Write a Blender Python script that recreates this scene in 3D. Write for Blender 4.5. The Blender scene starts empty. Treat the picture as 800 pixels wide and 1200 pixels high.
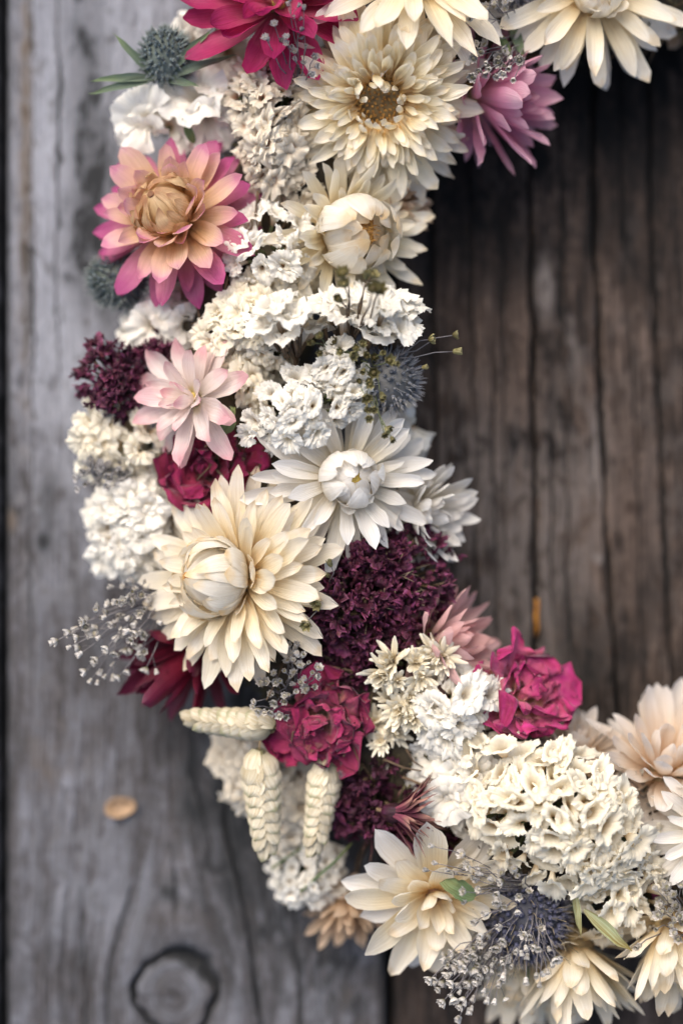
import bpy, math, random
import numpy as np
from mathutils import Vector, Matrix, noise as mnoise

# ------------------------------------------------------------------ scale, camera, light
S = 0.00025            # metres per photo pixel at the wall
D = 2200.0             # camera distance from the wall, in photo pixels
C = bpy.context.scene.collection
R_ = math.radians

cam_d = bpy.data.cameras.new('camera')
cam = bpy.data.objects.new('camera', cam_d); C.objects.link(cam)
cam.location = (0, 0, D * S); cam.rotation_euler = (0, 0, 0)      # straight down at the boards
cam_d.sensor_fit = 'VERTICAL'; cam_d.sensor_height = 36
cam_d.lens = 36 * D / 1200
cam_d.clip_start = 0.01; cam_d.clip_end = 50
cam_d.dof.use_dof = True
cam_d.dof.focus_distance = (D - 205) * S
cam_d.dof.aperture_fstop = 2.6
bpy.context.scene.camera = cam

SUN_EL, SUN_AZ = 50, -28      # azimuth clockwise from +Y
w = bpy.data.worlds.new('World'); bpy.context.scene.world = w; w.use_nodes = True
nt = w.node_tree
bg = nt.nodes['Background']; bg.inputs[1].default_value = 0.12
sky = nt.nodes.new('ShaderNodeTexSky'); sky.sky_type = 'NISHITA'; sky.sun_disc = False
sky.sun_elevation = R_(SUN_EL); sky.sun_rotation = R_(SUN_AZ)
sky.air_density = 1.0; sky.dust_density = 5.0; sky.ozone_density = 1.0
nt.links.new(sky.outputs[0], bg.inputs[0])
sd = bpy.data.lights.new('sun', 'SUN'); sun = bpy.data.objects.new('sun', sd); C.objects.link(sun)
sd.energy = 1.25; sd.angle = R_(55); sd.color = (1.0, 0.985, 0.96)
sv = Vector((math.sin(R_(SUN_AZ)) * math.cos(R_(SUN_EL)), math.cos(R_(SUN_AZ)) * math.cos(R_(SUN_EL)), math.sin(R_(SUN_EL))))
sun.rotation_euler = sv.to_track_quat('Z', 'Y').to_euler()
vs = bpy.context.scene.view_settings
vs.view_transform = 'Standard'; vs.look = 'None'; vs.gamma = 1; vs.use_curve_mapping = False
vs.exposure = 1.10
bpy.context.scene.cycles.max_bounces = 10; bpy.context.scene.cycles.diffuse_bounces = 8
bpy.context.scene.cycles.transparent_max_bounces = 4

# ------------------------------------------------------------------ helpers
def W(px, py, h):
    """a photo pixel at height h above the wall -> world point"""
    k = (D - h) / D
    return Vector(((px - 400) * k * S, -h * S, (600 - py) * k * S))

def wdir(x, up, out):
    return Vector((x, -out, up)).normalized()

def basis(d, roll=0.0):
    """rotation whose local z is d"""
    q = d.to_track_quat('Z', 'Y')
    return q.to_matrix().to_4x4() @ Matrix.Rotation(R_(roll), 4, 'Z')

def tag(o, label=None, cat=None, group=None, kind=None):
    if label: o['label'] = label
    if cat: o['category'] = cat
    if group: o['group'] = group
    if kind: o['kind'] = kind
    return o

def thing(name, label, cat, px, py, h, face=(0, 0, 1), roll=0, group=None):
    o = bpy.data.objects.new(name, None); C.objects.link(o)
    o.empty_display_size = 0.005
    o.matrix_world = Matrix.Translation(W(px, py, h)) @ basis(wdir(*face), roll)
    return tag(o, label, cat, group)

def mesh(name, verts, faces, mat=None, uvs=None, smooth=True):
    """verts in pixels"""
    me = bpy.data.meshes.new(name)
    me.from_pydata([(v[0] * S, v[1] * S, v[2] * S) for v in verts], [], faces)
    if uvs:
        ul = me.uv_layers.new(name='UVMap')
        li = np.empty(len(me.loops), dtype=np.int32); me.loops.foreach_get('vertex_index', li)
        ul.data.foreach_set('uv', np.asarray(uvs, dtype=np.float32)[li].ravel())
    if smooth:
        me.polygons.foreach_set('use_smooth', [True] * len(me.polygons))
    if mat: me.materials.append(mat)
    me.update()
    return me

def part(name, me, parent, M=None, kind=None):
    o = bpy.data.objects.new(name, me); C.objects.link(o)
    o.parent = parent
    if M is not None:
        M = M.copy(); M.translation = M.translation * S
        o.matrix_local = M
    if kind: o['kind'] = kind
    return o

def RZ(a): return Matrix.Rotation(a, 4, 'Z')
def RX(a): return Matrix.Rotation(a, 4, 'X')
def RY(a): return Matrix.Rotation(a, 4, 'Y')
def T(x, y, z): return Matrix.Translation((x, y, z))

class MB:
    def __init__(s): s.v = []; s.f = []; s.uv = []
    def add(s, verts, faces, uvs=None):
        n = len(s.v); s.v += [tuple(v) for v in verts]
        s.f += [tuple(i + n for i in f) for f in faces]
        s.uv += list(uvs) if uvs else [(0.5, 0.5)] * len(verts)
    def tube(s, pts, r0, r1=None, seg=5):
        if r1 is None: r1 = r0
        pts = [Vector(p) for p in pts]; n = len(pts); vs_ = []; fs = []; uv = []
        for i, p in enumerate(pts):
            d = (pts[min(i + 1, n - 1)] - pts[max(i - 1, 0)])
            if d.length < 1e-6: d = Vector((0, 0, 1))
            d.normalize()
            a = d.orthogonal().normalized() if i == 0 else (a - d * a.dot(d)).normalized()
            b = d.cross(a); r = r0 + (r1 - r0) * i / max(n - 1, 1)
            for k in range(seg):
                t = 2 * math.pi * k / seg
                vs_.append(p + (a * math.cos(t) + b * math.sin(t)) * r); uv.append((k / seg, i / (n - 1)))
        for i in range(n - 1):
            for k in range(seg):
                k2 = (k + 1) % seg
                fs.append((i * seg + k, i * seg + k2, (i + 1) * seg + k2, (i + 1) * seg + k))
        fs.append(tuple(range(seg - 1, -1, -1))); fs.append(tuple((n - 1) * seg + k for k in range(seg)))
        s.add(vs_, fs, uv)
    def cone(s, p, d, L, r, seg=4):
        d = d.normalized(); a = d.orthogonal().normalized(); b = d.cross(a)
        vs_ = [p + (a * math.cos(2 * math.pi * k / seg) + b * math.sin(2 * math.pi * k / seg)) * r for k in range(seg)] + [p + d * L]
        s.add(vs_, [(k, (k + 1) % seg, seg) for k in range(seg)], [(0.5, 0)] * seg + [(0.5, 1)])
    def ball(s, c, r, nu=10, nv=6, sx=1, sy=1, sz=1, jit=0, rng=random):
        vs_ = []; fs = []; uv = []
        for j in range(nv + 1):
            ph = math.pi * j / nv
            for i in range(nu):
                th = 2 * math.pi * i / nu
                k = r * (1 + (rng.uniform(-jit, jit) if 0 < j < nv else 0))
                vs_.append((c[0] + k * sx * math.sin(ph) * math.cos(th), c[1] + k * sy * math.sin(ph) * math.sin(th), c[2] + k * sz * math.cos(ph)))
                uv.append((i / nu, j / nv))
        for j in range(nv):
            for i in range(nu):
                fs.append((j * nu + i, (j + 1) * nu + i, (j + 1) * nu + (i + 1) % nu, j * nu + (i + 1) % nu))
        s.add(vs_, fs, uv)
    def mesh(s, name, mat, smooth=True): return mesh(name, s.v, s.f, mat, s.uv, smooth)
    def build(s, name, mat, parent=None, kind=None, M=None, smooth=True):
        return part(name, s.mesh(name, mat, smooth), parent, M, kind)

# ------------------------------------------------------------------ materials
def newmat(name):
    m = bpy.data.materials.new(name); m.use_nodes = True
    n = m.node_tree.nodes; n.clear()
    return m, n, m.node_tree.links

def ramp(n, stops, interp='LINEAR'):
    r = n.new('ShaderNodeValToRGB'); cr = r.color_ramp; cr.interpolation = interp
    while len(cr.elements) < len(stops): cr.elements.new(0.5)
    for e, (p, c) in zip(cr.elements, stops):
        e.position = p; e.color = (*c, 1) if len(c) == 3 else c
    return r

def papery(name, stops, rough=0.42, trans=0.50, veins=(26, 1.6), bump=0.4, mottle=0.13, spec=0.4, vary=0.12, noise_scale=None, dist=0.0006, sheen=0.0):
    """dry petal: colour runs from base to tip (UV v), fine length-wise veins (UV u), part of the light passes through"""
    m, n, l = newmat(name)
    uv = n.new('ShaderNodeUVMap'); uv.uv_map = 'UVMap'
    sep = n.new('ShaderNodeSeparateXYZ'); l.new(uv.outputs[0], sep.inputs[0])
    oi = n.new('ShaderNodeObjectInfo')
    # shift of the colour run per petal
    ms = n.new('ShaderNodeMath'); ms.operation = 'MULTIPLY_ADD'; l.new(oi.outputs['Random'], ms.inputs[0]); ms.inputs[1].default_value = 0.16; ms.inputs[2].default_value = -0.08
    nz = n.new('ShaderNodeTexNoise'); nz.inputs['Scale'].default_value = 1.0; nz.inputs['Detail'].default_value = 3
    mp = n.new('ShaderNodeMapping'); mp.inputs['Scale'].default_value = (veins[0], veins[1], 1)
    off = n.new('ShaderNodeCombineXYZ'); mo = n.new('ShaderNodeMath'); mo.operation = 'MULTIPLY'; l.new(oi.outputs['Random'], mo.inputs[0]); mo.inputs[1].default_value = 40
    l.new(mo.outputs[0], off.inputs[2]); l.new(mo.outputs[0], off.inputs[1])
    l.new(off.outputs[0], mp.inputs['Location']); l.new(uv.outputs[0], mp.inputs['Vector']); l.new(mp.outputs[0], nz.inputs['Vector'])
    nm = n.new('ShaderNodeTexNoise'); nm.inputs['Scale'].default_value = noise_scale or 220; nm.inputs['Detail'].default_value = 4
    tc = n.new('ShaderNodeTexCoord')
    va = n.new('ShaderNodeVectorMath'); va.operation = 'ADD'; l.new(tc.outputs['Object'], va.inputs[0]); l.new(off.outputs[0], va.inputs[1]); l.new(va.outputs[0], nm.inputs['Vector'])
    # v + shift + mottling
    a1 = n.new('ShaderNodeMath'); a1.operation = 'ADD'; l.new(sep.outputs['Y'], a1.inputs[0]); l.new(ms.outputs[0], a1.inputs[1])
    a2 = n.new('ShaderNodeMath'); a2.operation = 'MULTIPLY_ADD'; l.new(nm.outputs[0], a2.inputs[0]); a2.inputs[1].default_value = 0.45; l.new(a1.outputs[0], a2.inputs[2])
    a3 = n.new('ShaderNodeMath'); a3.operation = 'SUBTRACT'; l.new(a2.outputs[0], a3.inputs[0]); a3.inputs[1].default_value = 0.225
    cr = ramp(n, stops); l.new(a3.outputs[0], cr.inputs[0])
    # vein darkening and per-petal value
    vr = n.new('ShaderNodeMapRange'); l.new(nz.outputs[0], vr.inputs[0]); vr.inputs[1].default_value = 0.3; vr.inputs[2].default_value = 0.7
    vr.inputs[3].default_value = 0; vr.inputs[4].default_value = 1
    vc = ramp(n, [(0.0, (1 - mottle * 1.0, 1 - mottle * 1.35, 1 - mottle * 1.8)), (1.0, (1.03, 1.03, 1.03))]); l.new(vr.outputs[0], vc.inputs[0])
    pr = n.new('ShaderNodeMapRange'); l.new(oi.outputs['Random'], pr.inputs[0]); pr.inputs[3].default_value = 1 - vary; pr.inputs[4].default_value = 1 + vary * 0.4
    vm = n.new('ShaderNodeVectorMath'); vm.operation = 'MULTIPLY'; l.new(cr.outputs[0], vm.inputs[0]); l.new(vc.outputs[0], vm.inputs[1])
    mx = n.new('ShaderNodeVectorMath'); mx.operation = 'SCALE'; l.new(vm.outputs[0], mx.inputs[0]); l.new(pr.outputs[0], mx.inputs['Scale'])
    b = n.new('ShaderNodeBsdfPrincipled'); l.new(mx.outputs[0], b.inputs['Base Color'])
    b.inputs['Roughness'].default_value = rough; b.inputs['Specular IOR Level'].default_value = spec
    if sheen: b.inputs['Sheen Weight'].default_value = sheen
    bp = n.new('ShaderNodeBump'); bp.inputs['Strength'].default_value = bump; bp.inputs['Distance'].default_value = dist
    l.new(nz.outputs[0], bp.inputs['Height'])
    bp2 = n.new('ShaderNodeBump'); bp2.inputs['Strength'].default_value = bump * 0.8; bp2.inputs['Distance'].default_value = dist
    l.new(nm.outputs[0], bp2.inputs['Height']); l.new(bp.outputs[0], bp2.inputs['Normal'])
    l.new(bp2.outputs[0], b.inputs['Normal'])
    out = n.new('ShaderNodeOutputMaterial')
    if trans > 0:
        tr = n.new('ShaderNodeBsdfTranslucent'); l.new(mx.outputs[0], tr.inputs[0]); l.new(bp2.outputs[0], tr.inputs['Normal'])
        mix = n.new('ShaderNodeMixShader'); mix.inputs[0].default_value = trans
        l.new(b.outputs[0], mix.inputs[1]); l.new(tr.outputs[0], mix.inputs[2]); l.new(mix.outputs[0], out.inputs[0])
    else: l.new(b.outputs[0], out.inputs[0])
    return m

M = {}
M['cream'] = papery('cream_petal', [(0.0, (.78, .52, .20)), (.28, (.89, .74, .46)), (.6, (.92, .84, .65)), (.9, (.93, .88, .77)), (1.0, (.86, .74, .55))])
M['cream_bud'] = papery('cream_bud_petal', [(0.0, (.82, .68, .42)), (.35, (.91, .86, .74)), (.78, (.92, .89, .80)), (1.0, (.82, .64, .38))], veins=(34, 1.2), bump=.4, rough=.3)
M['yellow'] = papery('butter_petal', [(0.0, (.76, .48, .16)), (.3, (.89, .75, .46)), (.65, (.91, .84, .63)), (.9, (.93, .89, .78)), (1.0, (.88, .78, .58))])
M['white'] = papery('white_petal', [(0.0, (.76, .64, .36)), (.25, (.87, .81, .66)), (.6, (.90, .87, .80)), (.95, (.90, .89, .86))])
M['peach'] = papery('peach_petal', [(0.0, (.52, .25, .07)), (.35, (.82, .54, .26)), (.62, (.85, .60, .42)), (.9, (.80, .46, .48)), (1.0, (.70, .28, .42))])
M['peach_bud'] = papery('peach_bud_petal', [(0.0, (.62, .34, .14)), (.4, (.80, .58, .31)), (.8, (.80, .60, .36)), (1.0, (.50, .28, .16))], veins=(22, 1.0), bump=.5, mottle=.25)
M['rosepink'] = papery('rose_pink_petal', [(0.0, (.60, .30, .20)), (.3, (.76, .42, .38)), (.62, (.64, .22, .34)), (1.0, (.46, .07, .24))])
M['magenta'] = papery('magenta_petal', [(0.0, (.62, .28, .28)), (.25, (.60, .14, .24)), (.65, (.52, .045, .17)), (1.0, (.34, .018, .12))], mottle=.25)
M['lilac'] = papery('lilac_pink_petal', [(0.0, (.84, .62, .46)), (.25, (.84, .48, .56)), (.6, (.78, .34, .50)), (1.0, (.80, .50, .60))])
M['blush'] = papery('blush_petal', [(0.0, (.76, .66, .28)), (.22, (.90, .82, .77)), (.65, (.89, .78, .75)), (1.0, (.76, .42, .46))])
M['blush2'] = papery('pale_pink_petal', [(0.0, (.86, .70, .45)), (.3, (.86, .62, .54)), (.6, (.84, .56, .54)), (1.0, (.82, .52, .52))])
M['crimson'] = papery('crimson_petal', [(0.0, (.22, .04, .05)), (.4, (.15, .008, .024)), (.8, (.13, .008, .028)), (1.0, (.11, .008, .035))], trans=.2)
M['tan'] = papery('tan_petal', [(0.0, (.50, .28, .12)), (.4, (.66, .46, .28)), (1.0, (.70, .54, .40))])
M['apricot'] = papery('apricot_petal', [(0.0, (.74, .50, .28)), (.35, (.85, .70, .54)), (.7, (.89, .81, .72)), (1.0, (.90, .86, .82))])
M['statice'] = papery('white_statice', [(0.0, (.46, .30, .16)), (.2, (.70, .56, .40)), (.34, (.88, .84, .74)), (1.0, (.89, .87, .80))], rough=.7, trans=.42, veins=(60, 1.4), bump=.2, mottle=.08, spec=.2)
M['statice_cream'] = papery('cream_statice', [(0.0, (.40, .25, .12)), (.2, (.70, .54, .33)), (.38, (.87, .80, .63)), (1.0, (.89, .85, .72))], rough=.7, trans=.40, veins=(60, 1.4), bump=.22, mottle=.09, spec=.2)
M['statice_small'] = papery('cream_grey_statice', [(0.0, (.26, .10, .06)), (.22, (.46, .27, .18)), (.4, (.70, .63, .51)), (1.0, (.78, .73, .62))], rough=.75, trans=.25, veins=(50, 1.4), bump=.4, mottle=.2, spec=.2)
M['star'] = papery('star_floret', [(0.0, (.30, .20, .08)), (.3, (.72, .64, .46)), (1.0, (.84, .80, .66))], rough=.65, trans=.2, veins=(8, 1.4), spec=.2)
M['purple'] = papery('purple_frill', [(0.0, (.03, .006, .012)), (.4, (.050, .006, .024)), (.8, (.080, .009, .042)), (1.0, (.19, .04, .12))], rough=.6, trans=.08, veins=(20, 5), bump=.8, mottle=.5, spec=.35, vary=.4)
M['purple_dark'] = papery('dark_purple_frill', [(0.0, (.02, .006, .01)), (.5, (.045, .006, .022)), (1.0, (.11, .02, .07))], rough=.65, trans=.05, veins=(20, 5), bump=.8, mottle=.5, spec=.3, vary=.4)
M['rose'] = papery('dried_rose_petal', [(0.0, (.58, .34, .14)), (.40, (.62, .32, .20)), (.62, (.52, .12, .22)), (.95, (.37, .022, .135))], rough=.72, trans=.12, veins=(14, 6), bump=.7, mottle=.3, spec=.25, vary=.3, noise_scale=420, dist=.0009, sheen=.15)
M['rose_crimson'] = papery('crimson_rose_petal', [(0.0, (.50, .28, .16)), (.36, (.50, .22, .20)), (.58, (.38, .06, .13)), (.95, (.28, .014, .085))], rough=.72, trans=.14, veins=(14, 6), bump=.8, mottle=.3, spec=.25, vary=.35, noise_scale=420, dist=.0009, sheen=.15)
M['rose_dark'] = papery('dark_rose_petal', [(0.0, (.30, .09, .06)), (.4, (.27, .02, .06)), (1.0, (.24, .008, .075))], rough=.72, trans=.1, veins=(14, 6), bump=.7, mottle=.35, spec=.25, vary=.3, noise_scale=420, dist=.0009, sheen=.15)
M['pod'] = papery('seed_scale', [(0.0, (.36, .34, .22)), (.35, (.58, .53, .39)), (.8, (.70, .65, .51)), (1.0, (.42, .42, .27))], rough=.65, trans=.12, veins=(20, 1), bump=.9, mottle=.28, spec=.25, vary=.2)
M['leaf'] = papery('green_leaf', [(0.0, (.16, .22, .10)), (.5, (.12, .19, .09)), (1.0, (.20, .24, .10))], rough=.6, trans=.15, veins=(16, 1), mottle=.3, spec=.3)
M['leaf_pale'] = papery('pale_leaf', [(0.0, (.34, .36, .22)), (.5, (.36, .42, .26)), (1.0, (.30, .26, .10))], rough=.6, trans=.15, veins=(12, 1), mottle=.5, spec=.3)
M['leaf_blue'] = papery('blue_grey_leaf', [(0.0, (.14, .18, .13)), (.5, (.12, .17, .13)), (1.0, (.14, .20, .10))], rough=.65, trans=.1, veins=(16, 1), mottle=.3, spec=.25)

def plain(name, col, rough=.7, var=.3, scale=300, spec=.3, bump=.3, col2=None):
    m, n, l = newmat(name)
    tc = n.new('ShaderNodeTexCoord'); nz = n.new('ShaderNodeTexNoise'); nz.inputs['Scale'].default_value = scale; nz.inputs['Detail'].default_value = 4
    l.new(tc.outputs['Object'], nz.inputs['Vector'])
    c2 = col2 or tuple(c * (1 - var) for c in col)
    cr = ramp(n, [(.35, c2), (.65, col)]); l.new(nz.outputs[0], cr.inputs[0])
    b = n.new('ShaderNodeBsdfPrincipled'); l.new(cr.outputs[0], b.inputs['Base Color'])
    b.inputs['Roughness'].default_value = rough; b.inputs['Specular IOR Level'].default_value = spec
    bp = n.new('ShaderNodeBump'); bp.inputs['Strength'].default_value = bump; bp.inputs['Distance'].default_value = .0005
    l.new(nz.outputs[0], bp.inputs['Height']); l.new(bp.outputs[0], b.inputs['Normal'])
    o = n.new('ShaderNodeOutputMaterial'); l.new(b.outputs[0], o.inputs[0])
    return m
M['stem_green'] = plain('green_stem', (.13, .15, .07), col2=(.08, .09, .04))
M['stem_brown'] = plain('brown_stem', (.14, .09, .05), col2=(.06, .04, .025))
M['stem_grey'] = plain('grey_stem', (.20, .185, .18), col2=(.10, .09, .095))
M['straw_stem'] = plain('straw_stem', (.42, .28, .13), col2=(.24, .15, .07))
M['disc'] = plain('flower_disc', (.55, .30, .07), col2=(.25, .11, .03), scale=900, bump=.8)
M['disc_yellow'] = plain('yellow_disc', (.66, .52, .14), col2=(.5, .34, .07), scale=900, bump=.8)
M['disc_brown'] = plain('brown_disc', (.34, .18, .09), col2=(.14, .06, .035), scale=900, bump=.8)
M['receptacle'] = plain('receptacle', (.30, .22, .10), col2=(.14, .10, .05))
M['base'] = plain('wreath_core', (.055, .042, .022), col2=(.018, .014, .010), scale=120, bump=1)
M['moss'] = plain('dry_moss', (.09, .075, .035), col2=(.04, .035, .015), scale=200)
M['thistle_green'] = papery('green_thistle', [(0, (.05, .065, .05)), (.5, (.15, .18, .16)), (1, (.42, .45, .46))], trans=0, rough=.7, vary=.2)
M['thistle_blue'] = papery('blue_thistle', [(0, (.04, .042, .05)), (.5, (.10, .105, .14)), (1, (.34, .33, .36))], trans=0, rough=.7, vary=.2)
M['thistle_grey'] = papery('grey_thistle', [(0, (.09, .09, .085)), (.6, (.20, .205, .21)), (1, (.42, .41, .42))], trans=0, rough=.7, vary=.2)
M['knob_blue'] = plain('blue_floret', (.09, .095, .15), col2=(.045, .045, .075), scale=600)
M['knob_green'] = plain('bluegreen_floret', (.15, .19, .20), col2=(.07, .09, .09), scale=600)
M['knob_grey'] = plain('grey_floret', (.19, .20, .23), col2=(.09, .095, .10), scale=600)
M['bristle'] = plain('bristle', (.30, .24, .15), col2=(.16, .13, .08))
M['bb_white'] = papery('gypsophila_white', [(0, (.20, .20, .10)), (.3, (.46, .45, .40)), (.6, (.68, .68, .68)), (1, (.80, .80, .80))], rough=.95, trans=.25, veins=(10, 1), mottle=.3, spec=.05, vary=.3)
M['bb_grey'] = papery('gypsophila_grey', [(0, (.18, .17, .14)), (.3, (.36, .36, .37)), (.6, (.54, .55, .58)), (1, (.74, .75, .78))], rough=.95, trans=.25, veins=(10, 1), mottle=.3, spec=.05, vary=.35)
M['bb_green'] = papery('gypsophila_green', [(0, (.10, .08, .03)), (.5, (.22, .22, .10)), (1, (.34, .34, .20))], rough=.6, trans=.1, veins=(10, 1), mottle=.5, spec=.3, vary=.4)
M['spike_pink'] = papery('dusty_pink_bract', [(0, (.12, .03, .05)), (.5, (.20, .05, .08)), (1, (.38, .22, .17))], rough=.5, trans=.1, vary=.4)
M['resin'] = plain('amber_resin', (.50, .22, .03), col2=(.30, .12, .02), rough=.35, scale=400)
M['flake'] = plain('tan_flake', (.32, .21, .12), col2=(.22, .14, .08), scale=500, rough=.6)

# ------------------------------------------------------------------ wooden wall
rngN = np.random.RandomState(7)
LAT = rngN.rand(256, 256)
def vnoise(x, y):
    xi = np.floor(x).astype(int); yi = np.floor(y).astype(int); fx = x - xi; fy = y - yi
    fx = fx * fx * (3 - 2 * fx); fy = fy * fy * (3 - 2 * fy)
    g = lambda a, b: LAT[a % 256, b % 256]
    return (g(xi, yi) * (1 - fx) + g(xi + 1, yi) * fx) * (1 - fy) + (g(xi, yi + 1) * (1 - fx) + g(xi + 1, yi + 1) * fx) * fy
def fnoise(x, y, o=4):
    r = 0; a = .5
    for k in range(o): r = r + a * vnoise(x * 2 ** k + 17 * k, y * 2 ** k + 31 * k); a *= .5
    return r

def wood_mat(name, stops, dark, light, tone, checks=.55, fw=.80):
    m, n, l = newmat(name)
    at = n.new('ShaderNodeAttribute'); at.attribute_name = 'grain'
    st = n.new('ShaderNodeAttribute'); st.attribute_name = 'tone'
    def nz(sx, sy, det, dist=0.0):
        mp = n.new('ShaderNodeMapping'); mp.inputs['Scale'].default_value = (sx, sy, 1); l.new(at.outputs['Vector'], mp.inputs['Vector'])
        t = n.new('ShaderNodeTexNoise'); t.inputs['Scale'].default_value = 1; t.inputs['Detail'].default_value = det; t.inputs['Roughness'].default_value = .6
        t.inputs['Distortion'].default_value = dist
        l.new(mp.outputs[0], t.inputs['Vector']); return t
    broad = nz(.030, .0028, 5, .3); fine = nz(.26, .010, 7); blot = nz(.012, .008, 6); speck = nz(.16, .10, 5)
    a = n.new('ShaderNodeMath'); a.operation = 'MULTIPLY_ADD'; l.new(fine.outputs[0], a.inputs[0]); a.inputs[1].default_value = fw; 
    b0 = n.new('ShaderNodeMath'); b0.operation = 'MULTIPLY_ADD'; l.new(broad.outputs[0], b0.inputs[0]); b0.inputs[1].default_value = .9; b0.inputs[2].default_value = -.815 + (.80 - fw) * .5
    b1 = n.new('ShaderNodeMath'); b1.operation = 'MULTIPLY_ADD'; l.new(blot.outputs[0], b1.inputs[0]); b1.inputs[1].default_value = .65; l.new(b0.outputs[0], b1.inputs[2])
    l.new(b1.outputs[0], a.inputs[2])
    sp = n.new('ShaderNodeMath'); sp.operation = 'MULTIPLY_ADD'; l.new(speck.outputs[0], sp.inputs[0]); sp.inputs[1].default_value = .36; l.new(a.outputs[0], sp.inputs[2])
    grit = nz(.55, .22, 4); g1 = n.new('ShaderNodeMath'); g1.operation = 'MULTIPLY_ADD'; l.new(grit.outputs[0], g1.inputs[0]); g1.inputs[1].default_value = .34; l.new(sp.outputs[0], g1.inputs[2])
    fib = nz(1.1, .03, 3); g2_ = n.new('ShaderNodeMath'); g2_.operation = 'MULTIPLY_ADD'; l.new(fib.outputs[0], g2_.inputs[0]); g2_.inputs[1].default_value = .30; l.new(g1.outputs[0], g2_.inputs[2])
    pt = nz(.05, .018, 6, .8); g3 = n.new('ShaderNodeMath'); g3.operation = 'MULTIPLY_ADD'; l.new(pt.outputs[0], g3.inputs[0]); g3.inputs[1].default_value = .75; l.new(g2_.outputs[0], g3.inputs[2]); g4 = n.new('ShaderNodeMath'); g4.operation = 'SUBTRACT'; l.new(g3.outputs[0], g4.inputs[0]); g4.inputs[1].default_value = .375; g2_ = g4
    # thin drying checks that follow the grain
    chk = nz(.075, .0020, 2); ab = n.new('ShaderNodeMath'); ab.operation = 'SUBTRACT'; l.new(chk.outputs[0], ab.inputs[0]); ab.inputs[1].default_value = .5
    ab2 = n.new('ShaderNodeMath'); ab2.operation = 'ABSOLUTE'; l.new(ab.outputs[0], ab2.inputs[0])
    cm = n.new('ShaderNodeMapRange'); l.new(ab2.outputs[0], cm.inputs[0]); cm.inputs[1].default_value = .003; cm.inputs[2].default_value = .022; cm.inputs[3].default_value = -checks; cm.inputs[4].default_value = -.32
    sp0 = sp; sp = n.new('ShaderNodeMath'); sp.operation = 'ADD'; l.new(g2_.outputs[0], sp.inputs[0]); l.new(cm.outputs[0], sp.inputs[1])
    cr = ramp(n, stops); l.new(sp.outputs[0], cr.inputs[0])
    # stain attribute: r = darkening dirt plus painted shade, mottled edge, g = pale weathering plus painted light, b = brown tint
    sx = n.new('ShaderNodeSeparateXYZ'); l.new(st.outputs['Vector'], sx.inputs[0])
    patch = nz(.055, .028, 6, .6)
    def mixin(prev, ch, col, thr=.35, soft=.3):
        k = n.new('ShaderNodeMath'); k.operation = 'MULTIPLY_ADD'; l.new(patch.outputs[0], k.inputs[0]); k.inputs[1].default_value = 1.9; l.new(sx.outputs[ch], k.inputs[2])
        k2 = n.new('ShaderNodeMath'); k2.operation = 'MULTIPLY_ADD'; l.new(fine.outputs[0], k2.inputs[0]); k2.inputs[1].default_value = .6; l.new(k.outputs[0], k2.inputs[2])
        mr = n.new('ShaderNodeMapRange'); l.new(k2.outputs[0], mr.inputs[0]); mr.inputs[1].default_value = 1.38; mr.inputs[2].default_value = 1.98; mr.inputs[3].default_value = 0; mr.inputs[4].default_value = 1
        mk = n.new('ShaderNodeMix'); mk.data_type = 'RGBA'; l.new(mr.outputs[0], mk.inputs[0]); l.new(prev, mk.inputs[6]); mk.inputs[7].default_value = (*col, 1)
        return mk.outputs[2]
    c = mixin(cr.outputs[0], 'Y', light); c = mixin(c, 'Z', tone); c = mixin(c, 'X', dark)
    b = n.new('ShaderNodeBsdfPrincipled'); l.new(c, b.inputs['Base Color']); b.inputs['Roughness'].default_value = .8; b.inputs['Specular IOR Level'].default_value = .25
    bp = n.new('ShaderNodeBump'); bp.inputs['Strength'].default_value = 1.0; bp.inputs['Distance'].default_value = .0014; l.new(sp.outputs[0], bp.inputs['Height'])
    l.new(bp.outputs[0], b.inputs['Normal'])
    o = n.new('ShaderNodeOutputMaterial'); l.new(b.outputs[0], o.inputs[0])
    return m

wood_grey = wood_mat('weathered_grey_wood', [(.20, (.026, .023, .022)), (.42, (.070, .063, .062)), (.60, (.122, .120, .130)), (.85, (.22, .222, .245))], (.026, .027, .028), (.30, .305, .335), (.135, .105, .08), .46, .62)
wood_dark = wood_mat('dark_brown_wood', [(.24, (.006, .005, .0045)), (.42, (.022, .0155, .012)), (.60, (.054, .037, .0275)), (.82, (.135, .098, .078))], (.005, .0045, .004), (.17, .145, .13), (.085, .054, .038))

wall = bpy.data.objects.new('board_ground', None); C.objects.link(wall)
tag(wall, 'weathered wooden boards, pale grey left and dark brown right, under the wreath', None, None, 'structure')

def g2(x, y, cx, cy, rx, ry): return np.exp(-((x - cx) / rx) ** 2 - ((y - cy) / ry) ** 2)

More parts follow.
